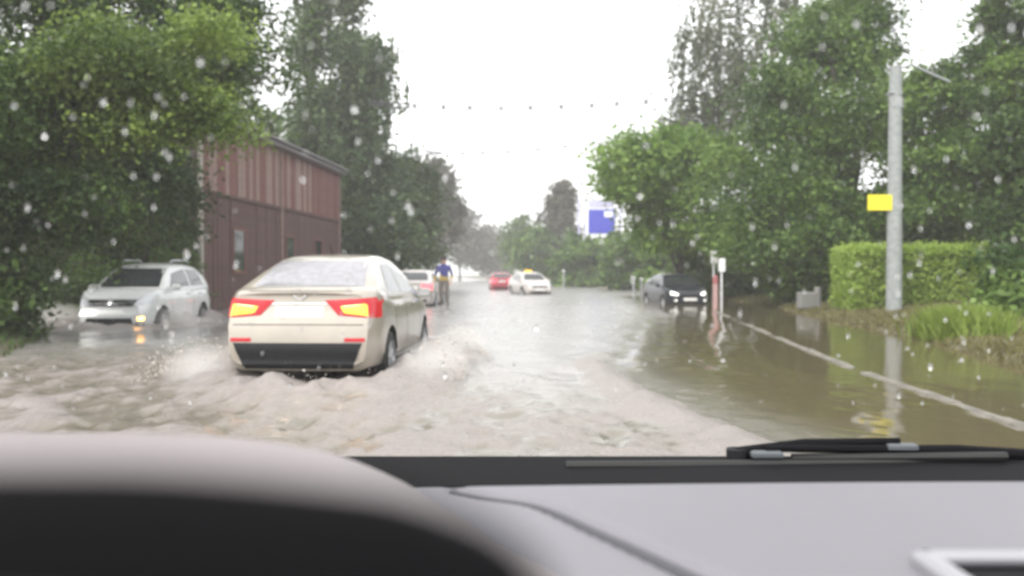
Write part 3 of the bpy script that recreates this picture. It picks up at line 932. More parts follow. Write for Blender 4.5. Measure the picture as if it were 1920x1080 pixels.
# overhead wires with hanging fittings
def wire(name, lb, P0, P1, sag, n_drop, seed):
    rng = random.Random(seed)
    P0, P1 = Vector(P0), Vector(P1)
    root = empty(name, P0); tag(root, lb, 'wire', 'overhead wires across the road')
    def pt(f): return P0.lerp(P1, f) - Vector((0, 0, sag * 4 * f * (1 - f))) - P0
    for k, off in enumerate((0, .16)):
        MB().tube([pt(i / 24) + Vector((0, off, -off * .8)) for i in range(25)], .034, 5).build('strand', M['wire'], root)
    for i in range(n_drop):
        f = (i + .5) / n_drop + rng.uniform(-.01, .01)
        q = pt(f)
        MB().box(q + Vector((0, .08, -.06)), (.11, .05, .13), .01).build('spacer', M['wire'], root)
a_, b_ = at(690, 192, 40), at(1300, 180, 40)
wire('overhead_wire', 'upper pair of dark wires crossing the white sky', a_, b_, .35, 11, 1)
a_, b_ = at(800, 285, 62), at(1260, 240, 50)
wire('overhead_wire', 'lower pair of dark wires dipping towards the bright tree', a_, b_, .5, 9, 2)

# ------------------------------------------------------------------ cars
def cinterp(y, ky, kz):
    """smooth interpolation through key points (monotone cubic)"""
    ky, kz = np.array(ky, float), np.array(kz, float)
    h = np.diff(ky); dl = np.diff(kz) / h
    m = np.zeros(len(ky))
    for i in range(1, len(ky) - 1):
        m[i] = 0 if dl[i - 1] * dl[i] <= 0 else 2 * dl[i - 1] * dl[i] / (dl[i - 1] + dl[i])
    m[0], m[-1] = dl[0], dl[-1]
    y = np.clip(y, ky[0], ky[-1])
    i = np.clip(np.searchsorted(ky, y) - 1, 0, len(h) - 1)
    t = (y - ky[i]) / h[i]
    return (2 * t**3 - 3 * t**2 + 1) * kz[i] + (t**3 - 2 * t**2 + t) * h[i] * m[i] + (-2 * t**3 + 3 * t**2) * kz[i + 1] + (t**3 - t**2) * h[i] * m[i + 1]


class Car:
    """a car body lofted through its stations; local x right, y forward, z up from the road, rear bumper at y = 0"""
    def __init__(s, name, paint, L, W, deck, belt, roof, wroof, wheels, zb=.2, rearslope=.25, frontslope=.35, rw=.31):
        s.root = empty(name); s.L, s.W = L, W
        ys = np.unique(np.concatenate([[0, .03, .08, .15, .25], np.linspace(.35, L - .35, 40), [L - .25, L - .15, L - .08, L - .03, L]]))
        vv, ff = [], []
        def ring(y, pts):
            return [(x, y, z) for x, z in pts] + [(-x, y, z) for x, z in reversed(pts[1:-1])]
        wid = lambda y: cinterp(y, [0, .12, .45, L * .5, L - .7, L - .2, L], [W * .435, W * .465, W * .49, W * .5, W * .485, W * .43, W * .36])
        for y in ys:
            wd = float(wid(y)); zd = float(cinterp(y, *deck))
            b0 = zb + (.07 if y < .05 or y > L - .05 else 0)
            zm = .55 * zd + .45 * b0
            pts = [(0, b0), (.8 * wd, b0), (.94 * wd, b0 + .04), (.985 * wd, b0 + .16), (wd, zm), (.99 * wd, zd - .2), (.965 * wd, zd - .1), (.93 * wd, zd - .035), (.86 * wd, zd), (.5 * wd, zd + .018), (0, zd + .024)]
            vv += ring(float(y), pts)
        n = 20
        for i in range(len(ys) - 1):
            for k in range(n):
                j = (k + 1) % n
                ff.append((i * n + k, i * n + j, (i + 1) * n + j, (i + 1) * n + k))
        e_ = (len(ys) - 1) * n
        for k in range(10):
            a, b_, c_, d_ = k, k + 1, (20 - k - 1) % 20, (20 - k) % 20
            fc = [a, b_] + ([c_] if c_ != b_ else []) + ([d_] if d_ != a else [])
            ff.append(tuple(reversed(fc))); ff.append(tuple(i + e_ for i in fc))
        vv = np.array(vv)
        x, y, z = vv.T
        fr = sstep(.5, 0, y); ff_ = sstep(L - .6, L, y)
        vv[:, 1] += fr * (np.clip(z - .72, 0, 1) * rearslope - .07 * np.exp(-((z - .55) / .16) ** 2) + .1 * (x / (W / 2)) ** 4)
        vv[:, 1] -= ff_ * (np.clip(z - .5, 0, 1) * frontslope - .05 * np.exp(-((z - .4) / .14) ** 2) + .16 * (np.abs(x) / (W / 2)) ** 3)
        s.base = (vv, ff)
        # cabin
        y0, y1 = roof[0][0], roof[0][-1]
        cy = np.concatenate([np.linspace(y0, y1, 46)])
        cv, cf = [], []
        zt_max = max(roof[1])
        for yv in cy:
            zr = float(cinterp(yv, *roof)); zbel = float(cinterp(yv, *belt))
            t = np.clip((zr - zbel) / (zt_max - zbel), 0.001, 1)
            wbl = float(wid(yv)) * .94; wr_ = wbl * (1 - t) + wroof * W / 2 * t
            zr = max(zr, zbel + .002)
            zs = zbel + (zr - zbel) * .86
            pts = [(0, zbel - .12), (wbl, zbel - .12), (wbl, zbel), (wbl * .45 + wr_ * .55 + .012 * t, zbel + (zs - zbel) * .5), (wr_ + .0, zs), (wr_ - .06 * t, zbel + (zr - zbel) * .96), (wr_ * .8, zr), (wr_ * .4, zr + .012 * t), (0, zr + .016 * t)]
            cv += ring(float(yv), pts)
        n = 16
        for i in range(len(cy) - 1):
            for k in range(n):
                j = (k + 1) % n
                cf.append((i * n + k, i * n + j, (i + 1) * n + j, (i + 1) * n + k))
        cf.append(tuple(reversed(range(n)))); cf.append(tuple(range((len(cy) - 1) * n, len(cy) * n)))
        s.cab = (np.array(cv), cf)
        # wheel arches cut out of the lower body
        bo = from_arrays('body', vv, ff, paint, s.root, True, None, 32)
        bo.data.materials.append(M['arch'])
        cut = MB()
        for yw in wheels:
            for sg in (-1, 1):
                cut.lathe_x([(-.2, 0), (-.2, rw + .065), (.25, rw + .065), (.25, 0)], 28, (sg * (W / 2 - .06), yw, rw))
        co = cut.build('cutter', M['arch'], None)
        bmc = bmesh.new(); bmc.from_mesh(co.data); bmesh.ops.remove_doubles(bmc, verts=bmc.verts, dist=1e-5); bmesh.ops.recalc_face_normals(bmc, faces=bmc.faces); bmc.to_mesh(co.data); bmc.free()
        bmb = bmesh.new(); bmb.from_mesh(bo.data); bmesh.ops.recalc_face_normals(bmb, faces=bmb.faces); bmb.to_mesh(bo.data); bmb.free()
        md = bo.modifiers.new('arches', 'BOOLEAN'); md.object = co; md.operation = 'DIFFERENCE'; md.solver = 'EXACT'; md.material_mode = 'TRANSFER'
        bpy.context.view_layer.update()
        dg = bpy.context.evaluated_depsgraph_get()
        me = bpy.data.meshes.new_from_object(bo.evaluated_get(dg))
        bo.modifiers.clear(); bo.data = me
        bpy.data.objects.remove(co)
        s.body = bo
        # add the cabin to the body mesh
        bm = bmesh.new(); bm.from_mesh(me)
        tmp = bpy.data.meshes.new('tmp'); tmp.from_pydata([tuple(v) for v in s.cab[0]], [], s.cab[1]); 
        b2 = bmesh.new(); b2.from_mesh(tmp); bmesh.ops.recalc_face_normals(b2, faces=b2.faces)
        for f in b2.faces: f.smooth = True
        b2.to_mesh(tmp); b2.free()
        bm.from_mesh(tmp); bm.to_mesh(me); bm.free()
        me.set_sharp_from_angle(angle=R(38))
        allv = np.concatenate([vv, s.cab[0]]); allf = ff + [tuple(i + len(vv) for i in f) for f in s.cab[1]]
        s.bvh = BVHTree.FromPolygons([Vector(v) for v in allv], allf)
        # wheels
        for yw in wheels:
            for sg in (-1, 1):
                wo_ = MB().lathe_x([(-.1, rw * .66), (-.105, rw * .8), (-.085, rw * .96), (-.04, rw), (.04, rw), (.085, rw * .96), (.105, rw * .8), (.1, rw * .66)], 28).build('wheel', M['tyre'], s.root, True, 50)
                wo_.location = (sg * (W / 2 - .115), yw, rw)
                rm = MB().lathe_x([(sg * .03, 0), (sg * .03, rw * .5), (sg * .02, rw * .62), (sg * .1, rw * .66), (sg * .1, rw * .7), (-sg * .1, rw * .7)], 28)
                for k in range(5):
                    Mx = Matrix.Rotation(k * 2 * math.pi / 5, 4, 'X')
                    rm.box((sg * .06, 0, rw * .33), (.05, .075, rw * .64), .01, M=Mx)
                rm.lathe_x([(sg * .095, 0), (sg * .095, .05), (sg * .03, .06)], 14)
                rm.build('rim', M['alloy'], wo_, True, 35)
    def patch(s, name, m, quad, axis, nu=10, nv=6, off=.005, parent=None, bow=None):
        """a panel laid on the body: quad = four (a, b) corners seen along axis ('rear','front','left','right','top'), or an oblique Vector"""
        q = np.array(quad, float)
        bm = bmesh.new(); grid = []
        back = []
        for j in range(nv + 1):
            rowv, rowb = [], []
            for i in range(nu + 1):
                u, v = i / nu, j / nv
                a, b = (q[0] * (1 - u) + q[1] * u) * (1 - v) + (q[3] * (1 - u) + q[2] * u) * v
                if axis == 'rear': o, d = Vector((a, -3, b)), Vector((0, 1, 0))
                elif axis == 'front': o, d = Vector((a, s.L + 3, b)), Vector((0, -1, 0))
                elif axis == 'right': o, d = Vector((4, a, b)), Vector((-1, 0, 0))
                elif axis == 'left': o, d = Vector((-4, a, b)), Vector((1, 0, 0))
                elif axis == 'top': o, d = Vector((a, b, 4)), Vector((0, 0, -1))
                h = s.bvh.ray_cast(o, d)
                p, nrm = (h[0], h[1]) if h[0] is not None else s.bvh.find_nearest(o + d * 3.5)[:2]
                if nrm.dot(d) > 0: nrm = -nrm
                e = min(1, min(u, 1 - u, v, 1 - v) * 8)
                rowv.append(bm.verts.new(p + nrm * off * (.55 + .45 * e)))
                rowb.append(bm.verts.new(p - nrm * .012))
            grid.append(rowv); back.append(rowb)
        for j in range(nv):
            for i in range(nu):
                bm.faces.new((grid[j][i], grid[j][i + 1], grid[j + 1][i + 1], grid[j + 1][i]))
        for i in range(nu):
            bm.faces.new((back[0][i], back[0][i + 1], grid[0][i + 1], grid[0][i])); bm.faces.new((grid[nv][i], grid[nv][i + 1], back[nv][i + 1], back[nv][i]))
        for j in range(nv):
            bm.faces.new((grid[j][0], grid[j + 1][0], back[j + 1][0], back[j][0])); bm.faces.new((back[j][nu], back[j + 1][nu], grid[j + 1][nu], grid[j][nu]))
        bmesh.ops.recalc_face_normals(bm, faces=bm.faces)
        for f in bm.faces: f.smooth = True
        me = bpy.data.meshes.new(name); bm.to_mesh(me); bm.free()
        me.materials.append(m); me.set_sharp_from_angle(angle=R(40))
        return link(bpy.data.objects.new(name, me), parent or s.root)
    def mirrors(s, y, z, paint):
        for sg in (-1, 1):
            o = MB().box((sg * (s.W / 2 + .05), y, z), (.2, .09, .13), .035).build('wing_mirror', paint, s.root, True)
            MB().box((sg * (s.W / 2 + .05), y - .048, z), (.16, .006, .095)).build('mirror_glass', M['chrome'], o)
    def place(s, x, y, rz, sink):
        s.root.location = (x, y, -sink); s.root.rotation_euler = (0, 0, rz)


def side_windows(c, polys, m=None):
    for ax in ('left', 'right'):
        for q in polys: c.patch('side_window', m or M['glass'], q, ax, 8, 6, .004)


# --- white sedan ahead of us
W_ = 1.72
c = Car('sedan', M['white_paint'], 4.4, W_,
        ([0, .06, .3, .7, 1.2, 3.0, 3.5, 4.1, 4.4], [1.05, 1.1, 1.12, 1.1, 1.02, 1.0, .96, .84, .62]),
        ([.4, 1.2, 2.2, 3.3], [1.07, 1.0, .97, .96]),
        ([.42, .8, 1.35, 1.9, 2.35, 2.7, 3.3], [1.1, 1.29, 1.475, 1.505, 1.48, 1.36, .97]), .66, (.88, 3.5), zb=.24)
tag(c.root, 'white sedan with lit tail lamps throwing up water just ahead of us', 'car', 'cars driving through the flood')
c.patch('rear_window', M['wet_glass'], [(-.62, 1.135), (.62, 1.135), (.53, 1.43), (-.53, 1.43)], 'rear', 14, 10, .004)
c.patch('windscreen', M['glass'], [(-.62, 1.03), (.62, 1.03), (.52, 1.42), (-.52, 1.42)], 'front', 14, 10, .004)
side_windows(c, [[(1.02, 1.06), (1.86, 1.04), (1.86, 1.4), (1.42, 1.39)], [(1.92, 1.04), (2.95, 1.02), (2.6, 1.27), (1.92, 1.4)]])
for sg in (-1, 1):
    l = c.patch('tail_lamp', M['tail_red'], [(sg * .83, .8), (sg * .42, .83), (sg * .27, .99), (sg * .82, 1.02)], 'rear', 12, 6, .016)
    c.patch('lens', M['tail_amber'], [(sg * .765, .818), (sg * .47, .845), (sg * .42, .93), (sg * .735, .968)], 'rear', 8, 5, .021, l)
    for xd in (.56, .66): c.patch('divider', M['tail_red'], [(sg * xd, .83), (sg * (xd - .014), .83), (sg * (xd - .03), .955), (sg * (xd - .016), .955)], 'rear', 1, 4, .026, l)
    c.patch('reflector', M['tail_red'], [(sg * .72, .555), (sg * .5, .555), (sg * .5, .595), (sg * .72, .595)], 'rear', 6, 2, .012)
c.patch('lower_bumper', M['black_plastic'], [(-.58, .265), (.58, .265), (.69, .54), (-.69, .54)], 'rear', 30, 12, .014)
c.patch('bumper_line', M['arch'], [(-.7, .728), (.7, .728), (.7, .737), (-.7, .737)], 'rear', 14, 1, .003)
pl = c.patch('number_plate', M['plate'], [(-.26, .81), (.26, .81), (.26, .92), (-.26, .92)], 'rear', 6, 2, .012)
c.patch('plate_strip', M['chrome'], [(-.3, .945), (.3, .945), (.3, .965), (-.3, .965)], 'rear', 6, 1, .012)
for sg in (-1, 1):
    c.patch('emblem', M['chrome'], [(0, .985), (sg * .02, .985), (sg * .085, 1.045), (sg * .055, 1.045)], 'rear', 3, 3, .014)
    c.patch('headlamp', M['head'], [(sg * .72, .66), (sg * .4, .62), (sg * .4, .74), (sg * .7, .8)], 'front', 8, 4, .01)
c.patch('boot_seam', M['arch'], [(-.56, 1.085), (.56, 1.085), (.56, 1.092), (-.56, 1.092)], 'rear', 12, 1, .003)
for yh in (1.35, 2.35):
    for ax, sg in (('right', 1), ('left', -1)):
        MB().box((sg * (W_ / 2 - .008), yh, .9), (.03, .18, .03), .008).build('door_handle', M['white_paint'], c.root)
for yd in (1.15, 1.88, 2.98):
    for ax in ('right', 'left'): c.patch('door_seam', M['arch'], [(yd, .36), (yd + .012, .36), (yd + .012, .96), (yd, .96)], ax, 1, 10, .002)
for ax in ('right', 'left'): c.patch('sill_strip', M['black_plastic'], [(1.3, .27), (3.05, .27), (3.05, .33), (1.3, .33)], ax, 12, 1, .012)
c.mirrors(2.95, 1.02, M['white_paint'])
MB().tube([(0, 1.5, 1.49), (0, 1.36, 1.62)], .006, 6).build('aerial', M['black_plastic'], c.root)
c.place(-2.27, 9.0, R(-2.6), .12)

# --- silver hatchback coming towards us
W_ = 1.68
c = Car('hatchback', M['silver_paint'], 4.05, W_,
        ([0, .06, .5, 1.2, 2.7, 3.3, 3.85, 4.05], [.95, 1.0, 1.02, 1.0, 1.0, 1.02, .92, .7]),
        ([.1, 1.2, 2.2, 3.1], [1.04, 1.0, .98, .98]),
        ([.08, .3, .75, 1.5, 2.1, 2.45, 3.1], [1.06, 1.35, 1.54, 1.585, 1.55, 1.43, 1.0]), .69, (.75, 3.25), zb=.24)
tag(c.root, 'silver hatchback driving towards us, pushing a brown bow wave', 'car', 'cars driving through the flood')
c.patch('windscreen', M['glass'], [(-.63, 1.06), (.63, 1.06), (.54, 1.47), (-.54, 1.47)], 'front', 14, 10, .004)
c.patch('rear_window', M['glass'], [(-.6, 1.1), (.6, 1.1), (.55, 1.45), (-.55, 1.45)], 'rear', 10, 6, .004)
side_windows(c, [[(.45, 1.08), (1.4, 1.06), (1.4, 1.47), (.72, 1.44)], [(1.48, 1.06), (2.75, 1.04), (2.35, 1.36), (1.48, 1.47)]])
gr = c.patch('grille', M['black_plastic'], [(-.46, .68), (.46, .68), (.5, .82), (-.5, .82)], 'front', 12, 4, .008)
for zz in (.715, .75, .785): c.patch('bar', M['chrome'], [(-.44, zz - .007), (.44, zz - .007), (.44, zz + .007), (-.44, zz + .007)], 'front', 10, 1, .016, gr)
c.patch('badge', M['chrome'], [(-.05, .72), (.05, .72), (.05, .8), (-.05, .8)], 'front', 3, 3, .022)
c.patch('intake', M['black_plastic'], [(-.5, .32), (.5, .32), (.45, .44), (-.45, .44)], 'front', 12, 4, .008)
c.patch('lower_bumper', M['black_plastic'], [(-.62, .25), (.62, .25), (.66, .33), (-.66, .33)], 'front', 12, 3, .012)
c.patch('number_plate', M['plate'], [(-.26, .5), (.26, .5), (.26, .61), (-.26, .61)], 'front', 6, 2, .012)
for sg in (-1, 1):
    h = c.patch('headlamp', M['head'], [(sg * .74, .74), (sg * .46, .7), (sg * .5, .84), (sg * .72, .93)], 'front', 8, 5, .012)
    c.patch('fog_lamp', M['amber_lit'] if sg < 0 else M['head'], [(sg * .66, .4), (sg * .58, .4), (sg * .58, .46), (sg * .66, .46)], 'front', 4, 4, .014)
    c.patch('tail_lamp', M['tail_red'], [(sg * .72, .8), (sg * .58, .8), (sg * .58, 1.1), (sg * .68, 1.1)], 'rear', 4, 6, .01)
    MB().tube([(sg * .55, 1.0, 1.62), (sg * .55, 1.1, 1.66), (sg * .54, 2.0, 1.65), (sg * .53, 2.1, 1.6)], .018, 6).build('roof_rail', M['alloy'], c.root, True)
for yd in (1.44, 2.78):
    for ax in ('right', 'left'): c.patch('door_seam', M['arch'], [(yd, .36), (yd + .012, .36), (yd + .012, .97), (yd, .97)], ax, 1, 10, .002)
for yh in (.95, 1.75):
    for sg in (-1, 1): MB().box((sg * (W_ / 2 - .008), yh, .9), (.03, .18, .03), .008).build('door_handle', M['silver_paint'], c.root)
for ax in ('right', 'left'): c.patch('sill_strip', M['black_plastic'], [(1.15, .27), (2.8, .27), (2.8, .36), (1.15, .36)], ax, 12, 1, .012)
c.mirrors(2.72, 1.06, M['silver_paint'])
c.place(-8.32, 21.4, R(180 + 1.5), .19)

# --- pale car ahead of the white sedan
def small_car(name, label, paint, x, y, rz, sink, group=None, lit_tail=False, lit_head=False, roofz=1.46):
    W_ = 1.7
    c = Car(name, paint, 4.2, W_,
            ([0, .06, .4, 1.1, 2.9, 3.4, 4.0, 4.2], [.98, 1.03, 1.05, 1.0, .98, .94, .82, .62]),
            ([.3, 1.2, 2.2, 3.2], [1.03, .98, .96, .95]),
            ([.32, .7, 1.2, 1.8, 2.25, 2.6, 3.2], [1.05, 1.27, roofz - .02, roofz, roofz - .03, 1.33, .96]), .66, (.85, 3.35), zb=.22)
    tag(c.root, label, 'car', group)
    c.patch('windscreen', M['glass'], [(-.62, 1.02), (.62, 1.02), (.52, 1.38), (-.52, 1.38)], 'front', 12, 8, .004)
    c.patch('rear_window', M['glass'], [(-.6, 1.09), (.6, 1.09), (.52, 1.38), (-.52, 1.38)], 'rear', 12, 8, .004)
    side_windows(c, [[(.9, 1.04), (1.75, 1.03), (1.75, 1.36), (1.25, 1.35)], [(1.82, 1.03), (2.85, 1.01), (2.5, 1.24), (1.82, 1.36)]])
    c.patch('grille', M['black_plastic'], [(-.4, .56), (.4, .56), (.44, .68), (-.44, .68)], 'front', 10, 4, .008)
    c.patch('lower_bumper', M['black_plastic'], [(-.6, .24), (.6, .24), (.56, .4), (-.56, .4)], 'front', 10, 4, .01)
    c.patch('bumper', M['black_plastic'], [(-.6, .24), (.6, .24), (.6, .42), (-.6, .42)], 'rear', 10, 4, .01)
    for yy_, ax in ((.82, 'rear'), (.48, 'front')): c.patch('number_plate', M['plate'], [(-.26, yy_ - .05), (.26, yy_ - .05), (.26, yy_ + .06), (-.26, yy_ + .06)], ax, 6, 2, .014)
    for sg in (-1, 1):
        c.patch('headlamp', M['head_lit'] if lit_head else M['head'], [(sg * .7, .66), (sg * .44, .62), (sg * .44, .72), (sg * .68, .8)], 'front', 6, 4, .012)
        if lit_head: c.patch('fog_lamp', M['head_lit'], [(sg * .62, .42), (sg * .52, .42), (sg * .52, .48), (sg * .62, .48)], 'front', 3, 3, .014)
        c.patch('tail_lamp', M['brake_red'] if lit_tail else M['tail_red'], [(sg * .78, .76), (sg * .45, .79), (sg * .4, .93), (sg * .76, .97)], 'rear', 8, 5, .014)
    c.mirrors(2.9, 1.0, paint)
    c.place(x, y, rz, sink)
    return c

G_ = 'cars driving through the flood'
small_car('sedan', 'pale car with red tail lamps half hidden in front of the white sedan', M['pale_paint'], -3.6, 30.0, R(-2), .16, G_, lit_tail=True)
small_car('sedan', 'dark sedan with lit headlamps stranded by the kerb on the far verge side', M['dark_paint'], 6.35, 36.6, R(180 + 6), .3, None, lit_head=True)
tx = small_car('taxi', 'white taxi with a yellow roof lamp coming slantwise towards us', M['pale_paint'], .5, 52.0, R(180 + 15), .2, G_)
MB().box((0, 1.75, 1.53), (.42, .16, .12), .03).build('roof_sign', M['taxi_sign'], tx.root)
small_car('sedan', 'red car with glowing brake lamps, farthest away behind the taxi', M['red_paint'], -.72, 62, R(4), .2, G_, lit_tail=True)

# ------------------------------------------------------------------ person wading beyond the white sedan
def person(x, y, rz, sink):
    root = empty('person', (x, y, -sink), rz)
    tag(root, 'person in a blue jacket and yellow hem wading past the white sedan', 'person')
    J = {'pel': (0, 0, .95, .15), 'sp': (0, 0, 1.15, .15), 'ch': (0, .01, 1.36, .165), 'nk': (0, .01, 1.5, .065), 'hd0': (0, .02, 1.58, .085), 'hd': (0, .03, 1.68, .1), 'ht': (0, .02, 1.77, .06),
         'shL': (-.19, 0, 1.42, .07), 'elL': (-.28, -.03, 1.15, .05), 'wrL': (-.26, .12, .95, .036), 'shR': (.19, 0, 1.42, .07), 'elR': (.29, 0, 1.16, .05), 'wrR': (.3, .16, 1.0, .036),
         'hpL': (-.1, 0, .9, .11), 'knL': (-.12, .1, .5, .075), 'anL': (-.12, -.02, .1, .05), 'toL': (-.13, .14, .04, .04), 'hpR': (.1, 0, .9, .11), 'knR': (.11, .03, .49, .075), 'anR': (.11, -.16, .12, .05), 'toR': (.12, -.02, .05, .04)}
    ED = [('pel', 'sp'), ('sp', 'ch'), ('ch', 'nk'), ('nk', 'hd0'), ('hd0', 'hd'), ('hd', 'ht'), ('ch', 'shL'), ('shL', 'elL'), ('elL', 'wrL'), ('ch', 'shR'), ('shR', 'elR'), ('elR', 'wrR'), ('pel', 'hpL'), ('hpL', 'knL'), ('knL', 'anL'), ('anL', 'toL'), ('pel', 'hpR'), ('hpR', 'knR'), ('knR', 'anR'), ('anR', 'toR')]
    # fingers: five short chains on each wrist
    for sd in ('L', 'R'):
        wx, wy, wz, _ = J['wr' + sd]
        sgn = -1 if sd == 'L' else 1
        J['pm' + sd] = (wx, wy + .05, wz - .07, .03); ED.append(('wr' + sd, 'pm' + sd))
        for k in range(5):
            dx = (k - 1.5) * .02 if k < 4 else -sgn * .045
            ln = (.07, .08, .075, .06, .045)[k]
            a, b_ = f'f{sd}{k}a', f'f{sd}{k}b'
            J[a] = (wx + dx, wy + .07, wz - .1 - (0 if k < 4 else -.03), .009); J[b_] = (wx + dx * 1.1, wy + .07 + ln * .5, wz - .1 - ln * .8, .008)
            ED += [('pm' + sd, a), (a, b_)]
    keys = list(J); me = bpy.data.meshes.new('body')
    me.from_pydata([J[k][:3] for k in keys], [(keys.index(a), keys.index(b)) for a, b in ED], [])
    o = bpy.data.objects.new('body', me); col.objects.link(o)
    md = o.modifiers.new('skin', 'SKIN'); md.use_smooth_shade = True
    for i, k in enumerate(keys):
        me.skin_vertices[0].data[i].radius = (J[k][3], J[k][3] * (.72 if k in ('pel', 'sp', 'ch') else 1))
    me.skin_vertices[0].data[0].use_root = True
    o.modifiers.new('sub', 'SUBSURF').levels = 1
    bpy.context.view_layer.update()
    m2 = bpy.data.meshes.new_from_object(o.evaluated_get(bpy.context.evaluated_depsgraph_get()))
    o.modifiers.clear(); o.data = m2; o.parent = root
    m2.materials.clear()
    for k in ('skin', 'blue_cloth', 'yellow_cloth', 'grey_cloth'): m2.materials.append(M[k])
    for p in m2.polygons:
        q = p.center
        p.material_index = 0 if (q.z > 1.53 or (q.z < 1.0 and abs(q.x) > .2)) else 1 if q.z > 1.12 else 2 if q.z > .98 else 3
    MB().lathe_x([(0, .001), (.03, .07), (.08, .105), (.16, .115)], 14).build('hair', mat('hair', (.03, .022, .018), .7), root, True)
    root.children[-1].rotation_euler = (0, R(90), 0); root.children[-1].location = (0, .015, 1.82)
    for sg in (-1, 1):
        MB().box((sg * .035, .125, 1.69), (.022, .012, .012), .003).build('eye', M['arch'], root)
    MB().box((0, .135, 1.655), (.025, .03, .045), .008).build('nose', M['skin'], root)
    MB().box((0, .122, 1.61), (.045, .012, .01), .003).build('mouth', M['pink_cloth'], root)
    for sg in (-1, 1): MB().box((sg * .1, .02, 1.67), (.02, .04, .06), .008).build('ear', M['skin'], root)
person(-2.36, 29.6, R(175), .02)

# ------------------------------------------------------------------ our own car: dash, instrument hood, cowl, wiper, windscreen
own = empty('car', (0, 0, 0)); tag(own, 'car we look out of, grey dashboard with wipers under the wet windscreen', 'car')
def cl(x, y, z): return Vector((x, y, EYE + z))     # from the eye

# dashboard top with its curved groove
gxy = np.array([(-.02, .93), (-.035, .86), (-.055, .80), (-.03, .772), (.0186, .742), (.07, .658), (.12, .565), (.165, .47), (.2, .38)])
seg = np.linspace(0, len(gxy) - 1, 160)
gp = np.stack([cinterp(seg, np.arange(len(gxy)), gxy[:, k]) for k in (0, 1)], -1)[40:]
xs = np.linspace(-.95, 1.15, 260); ys = np.concatenate([np.linspace(.3, .8, 150), np.linspace(.803, .84, 8)])
X, Y = np.meshgrid(xs, ys)
D = np.full(X.shape, 9.0)
for k in range(0, len(gp)): D = np.minimum(D, np.hypot(X - gp[k, 0], Y - gp[k, 1]))
tt = np.interp(Y, [.38, .8], [1, .45])
Zd = -.2 + .004 * np.sin(X * 3) - .035 * sstep(.803, .84, Y) - .009 * np.exp(-(D / (.011 * tt + .001)) ** 2) - .02 * sstep(.5, 1.1, np.abs(X - .1))
nx, ny = len(xs), len(ys)
idx = np.arange(nx * ny).reshape(ny, nx)
quads = np.stack([idx[:-1, :-1], idx[:-1, 1:], idx[1:, 1:], idx[1:, :-1]], -1).reshape(-1, 4)
dash = from_arrays('dashboard', np.stack([X, Y, Zd + EYE], -1).reshape(-1, 3), quads, M['dash'], own, True)
MB().tube([cl(p[0], p[1], -.2065) for p in gp[::4]], [.003 + .0062 * np.interp(p[1], [.38, .8], [1, .35]) for p in gp[::4]], 6).build('seam', M['groove'], dash, True)
MB().box(cl(.1, .29, -.42), (2.1, .05, .46), .015).build('lower_fascia', M['dash'], own)
# instrument hood on the driver's side: vinyl back coloured paler for sky glare, dark front lip close under the eye
PX = [-.75, -.25, -.15, -.08, -.03, .01, .05, .09]
PZ = [-.111, -.108, -.111, -.12, -.137, -.16, -.187, -.206]
hx_ = np.linspace(-.75, .09, 90)
hy_ = np.concatenate([np.linspace(.1, .56, 34), np.linspace(.57, .8, 16)])
hv = []
for yv in hy_:
    lift = float(sstep(.45, .1, yv)) * .05
    for xv in hx_:
        z = float(cinterp(xv, PX, PZ)) + lift * float(sstep(.05, -.2, xv)) - .9 * max(0, yv - .56) ** 1.7
        hv.append((xv - .36 * (yv - .44), yv, max(z, -.222) + EYE))
nx, ny = len(hx_), len(hy_)
idx = np.arange(nx * ny).reshape(ny, nx)
quads = np.stack([idx[:-1, :-1], idx[:-1, 1:], idx[1:, 1:], idx[1:, :-1]], -1).reshape(-1, 4)
ih = from_arrays('instrument_hood', np.array(hv), quads, M['hood_glare_vinyl'], own, True)
K_ = .078 / .13
LXP = [-.5 * K_, -.078 * K_, -.0265 * K_, -.007 * K_, .0036 * K_, .009 * K_, .014 * K_, .032 * K_]
LZP = [-.035 * K_, -.0312 * K_, -.0352 * K_, -.041 * K_, -.0482 * K_, -.058 * K_, -.077 * K_, -.21]
lx = np.concatenate([np.linspace(-.3, -.05, 14), np.linspace(-.048, .019, 40)])
fv, prof = [], [(.14, -.05), (.11, -.014), (.094, -.0022), (.084, 0), (.077, -.002), (.073, -.009)]
for xv in lx:
    z = float(cinterp(xv, LXP, LZP))
    for yv, dz in prof: fv.append((xv, yv, EYE + z + dz))
    fv.append((xv, .073, EYE - .4))
k = len(prof) + 1
fq = [(a * k + b_, (a + 1) * k + b_, (a + 1) * k + b_ + 1, a * k + b_ + 1) for a in range(len(lx) - 1) for b_ in range(k - 1)]
lipo = from_arrays('lip', np.array(fv), fq, M['dash_dark'], ih, True)
MB().tube([(float(xv),   .0722, EYE + float(cinterp(xv, LXP, LZP)) - .011) for xv in lx[:30]], .0008, 6).build('trim_strip', M['rim_brown'], ih, True)
# air vent in the passenger side of the dash
vt = MB()
vt.box(cl(.392, .574, -.1935), (.24, .012, .014), .004)
vt.box(cl(.279, .522, -.1935), (.016, .115, .014), .004)
vt.box(cl(.505, .522, -.1935), (.016, .115, .014), .004)
vf = vt.build('air_vent', mat('vent_frame', (.28, .28, .3), .45), own)
MB().box(cl(.392, .517, -.1985), (.212, .1, .006)).build('slot', M['dash_dark'], vf)
for k in range(5): MB().box(cl(.392, .555 - k * .02, -.1935), (.208, .005, .008), .001).build('slat', M['black_plastic'], vf)
# cowl below the windscreen
cw = MB().box(cl(.15, .925, -.243), (2.0, .16, .06), .01).build('cowl', M['cowl'], own)
